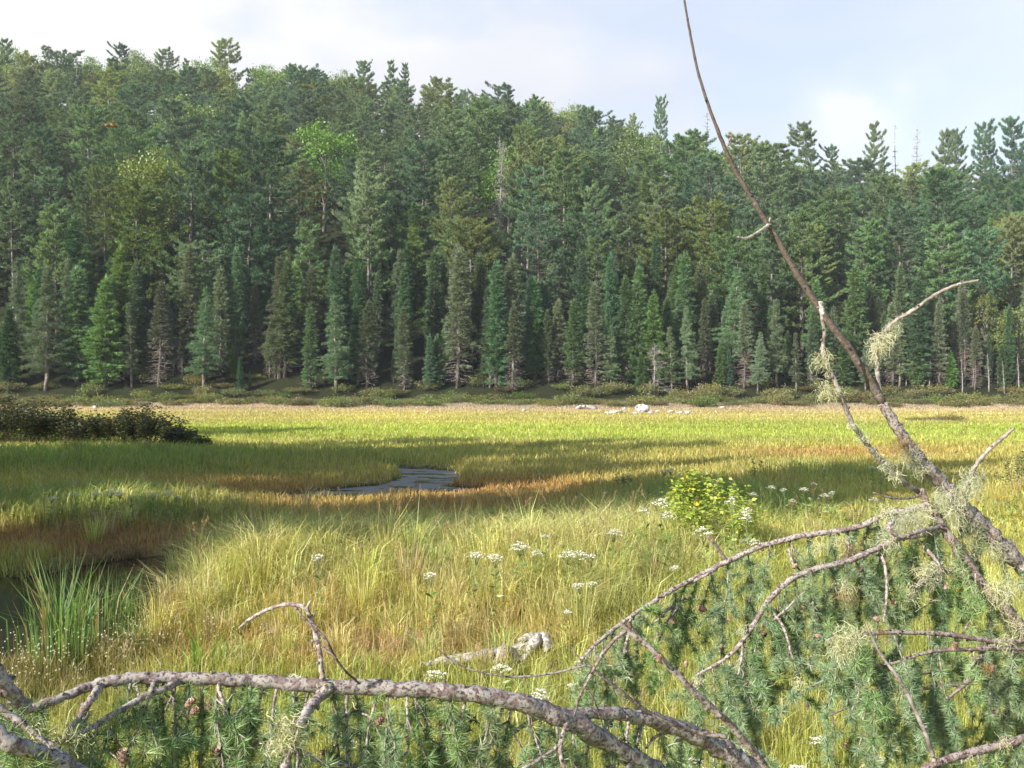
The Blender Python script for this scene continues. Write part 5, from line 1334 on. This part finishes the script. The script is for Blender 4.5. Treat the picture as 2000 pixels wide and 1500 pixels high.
# ------------------------------------------------------------------ labels that single out each tree, shrub and flower
ORD = ['', 'second', 'third', 'fourth', 'fifth', 'sixth', 'seventh', 'eighth', 'ninth', 'tenth', 'eleventh', 'twelfth']
BINS = [(100, 'above the white boulder at left'), (215, 'above the dark thicket'), (345, 'above the thicket tip'), (440, 'near paired tall pines'), (560, 'right of paired tall pines'), (690, 'above the pool tail'), (830, 'above the rippled pool'), (935, 'near tall sparse spruce'), (1040, 'near the brown dead spruce'),
        (1110, 'left of the flat pale boulder'), (1200, 'above the flat pale boulder'), (1300, 'above the largest boulder'), (1430, 'above the broad leaved bush'), (1560, 'left of the white broken twig'), (1670, 'around the white broken twig'), (1790, 'around the lichen hung twig'), (1900, 'left of bleached trunks'), (9999, 'by bleached trunks at right')]
PINEC = {'pine': ['grey-green', 'dark', 'grey-green', 'yellow-green', 'dark', 'grey-green', 'broad', 'yellow-green', 'dark', 'slim'], 'tallpine': ['bare-trunked grey-green', 'bare-trunked dark', 'bare-trunked yellow-green'], 'spruce': ['narrow', 'scrawny', 'greyish', 'dense', 'half-bare', 'slender dark'], 'fir': ['conical', 'dark conical', 'bright green', 'spire-shaped'],
         'larch': ['feathery', 'wide feathery', 'pale feathery'], 'broad': ['round-crowned', 'wide-crowned', 'light green'], 'birch': ['leafy', 'yellowish leafy'], 'snag': ['bare branched'] * 3, 'thinsnag': ['thin bleached'] * 2, 'dense_snag': ['twiggy grey', 'brown twiggy']}
NOUN = {'pine': 'pine', 'tallpine': 'pine', 'spruce': 'spruce', 'fir': 'fir', 'larch': 'larch', 'broad': 'broadleaf', 'birch': 'birch', 'snag': 'dead tree', 'thinsnag': 'dead tree', 'dense_snag': 'dead tree'}
GROUP = {'pine': 'pines on the hillside', 'tallpine': 'pines on the hillside', 'spruce': 'spruces along the marsh edge', 'fir': 'firs in the forest', 'larch': 'larches along the marsh edge', 'broad': 'broadleaved trees on the hillside', 'birch': 'birches among the conifers', 'snag': 'dead trees in the forest', 'thinsnag': 'dead trees in the forest', 'dense_snag': 'dead trees in the forest'}
shade = {id(o) for o in SHADE}
cells = {}
for t in TREES:
    o = t['o']; o['category'] = 'tree'; o['group'] = GROUP[t['kind']]
    if id(o) in shade:
        o['group'] = 'trees on the left shore'; o['label'] = f"{NOUN[t['kind']]} on the left shore shading the marsh"; continue
    px = 1000 + F * t['x'] / t['y']; y = t['y']
    tier = 'at the marsh edge' if y < 102.5 and t['h'] > 6.1 else 'undergrowth' if y < 102.5 else 'behind edge row' if y < 118 else 'on lower slope' if y < 148 else 'at mid slope' if y < 185 else 'on upper slope' if y < 222 else 'on the crest'
    b = next(s for lim, s in BINS if px < lim)
    ad = PINEC[t['kind']][t['var']]
    if tier == 'undergrowth': ad, tier = 'young ' + ad, 'under edge trees'
    cells.setdefault((ad, NOUN[t['kind']], tier, b), []).append((px, o))
for (ad, nn, tier, b), lst in cells.items():
    lst.sort(key=lambda a: a[0])
    for i, (px, o) in enumerate(lst):
        o['label'] = f"{ad} {nn} {tier} {b}" + ('' if len(lst) == 1 else f", {(['leftmost'] + ORD[1:])[i]}{' from left' if i else ''}")
cells = {}
for o, px, yy, v in SHRUBS:
    b = next(s for lim, s in BINS if px < lim)
    cells.setdefault((['olive', 'yellowish', 'brownish', 'dark green'][v], 'front' if yy < 93.5 else 'rear', b), []).append((px, o))
for (c, rw, b), lst in cells.items():
    lst.sort(key=lambda a: a[0])
    for i, (px, o) in enumerate(lst):
        o['label'] = f"{c} low shrub, {rw} row, {b}" + ('' if len(lst) == 1 else f", {(['leftmost'] + ORD[1:])[i]}{' from left' if i else ''}")
FB = [(420, 0, 1020, 'on the left grassy mound'), (760, 0, 1200, 'over the tall sedge on the near bank, left'), (880, 0, 1200, 'over the tall sedge mid bank'), (1060, 1000, 1200, 'in the tall sedge right of the sapling'), (1240, 1000, 1110, 'left of the broad leaved bush'), (1480, 940, 1070, 'at the broad leaved bush'), (1240, 1111, 1240, 'near the whitish driftwood stub'), (1080, 1290, 1420, 'around the driftwood log'), (1260, 1260, 1420, 'between the log and the arched branch'), (1340, 900, 940, 'in the meadow beyond the bush'), (1720, 925, 1000, 'in the shaded grass right of the bush'), (1740, 900, 924, 'in the far meadow by the lichen hung limb'), (800, 1200, 1500, 'behind the long near branch'), (1720, 1300, 1500, 'below the hanging larch twigs'), (1600, 1000, 1120, 'beside the arched larch branch'), (1830, 930, 1020, 'right of the shaded grass behind the larch'), (2001, 930, 1020, 'near the dark bush at right edge'), (2001, 0, 1500, 'by the larch at right')]
cells = {}
for o, px, py, name, v in FLOWERS:
    o['group'] = 'white asters in the marsh' if name == 'aster_plant' else 'yellow goldenrods at right'
    b = next(s for lim, y0, y1, s in FB if px < lim and y0 <= py <= y1)
    cells.setdefault((name, b), []).append((px, o))
for (name, b), lst in cells.items():
    lst.sort(key=lambda a: a[0])
    nn = 'white flat-topped aster' if name == 'aster_plant' else 'yellow goldenrod'
    for i, (px, o) in enumerate(lst):
        o['label'] = f"{nn} {b}" + ('' if len(lst) == 1 else f", {(['leftmost'] + ORD[1:])[i] if i < 12 else 'rightmost'}{' from left' if 0 < i < 12 else ' one'}")

# ------------------------------------------------------------------ moist summer air over the marsh
def haze():
    m, t, out = new_mat('haze')
    v = N(t, 'ShaderNodeVolumePrincipled'); v.inputs['Density'].default_value = 0.00028
    v.inputs['Color'].default_value = (.86, .92, 1.0, 1); v.inputs['Anisotropy'].default_value = 0.0
    L(t, v.outputs[0], out.inputs['Volume'])
    x, y0, y1, z0, z1 = 660, -240, 720, -60, 96
    vs = [(-x, y0, z0), (x, y0, z0), (x, y1, z0), (-x, y1, z0), (-x, y0, z1), (x, y0, z1), (x, y1, z1), (-x, y1, z1)]
    q = [(0, 3, 2, 1), (4, 5, 6, 7), (0, 1, 5, 4), (1, 2, 6, 5), (2, 3, 7, 6), (3, 0, 4, 7)]
    mb = MB(); mb.add(vs, [t_ for a, b, c, d in q for t_ in ((a, b, c), (a, c, d))])
    tag(obj('haze', mb.mesh('haze', m)), kind='stuff')


haze()
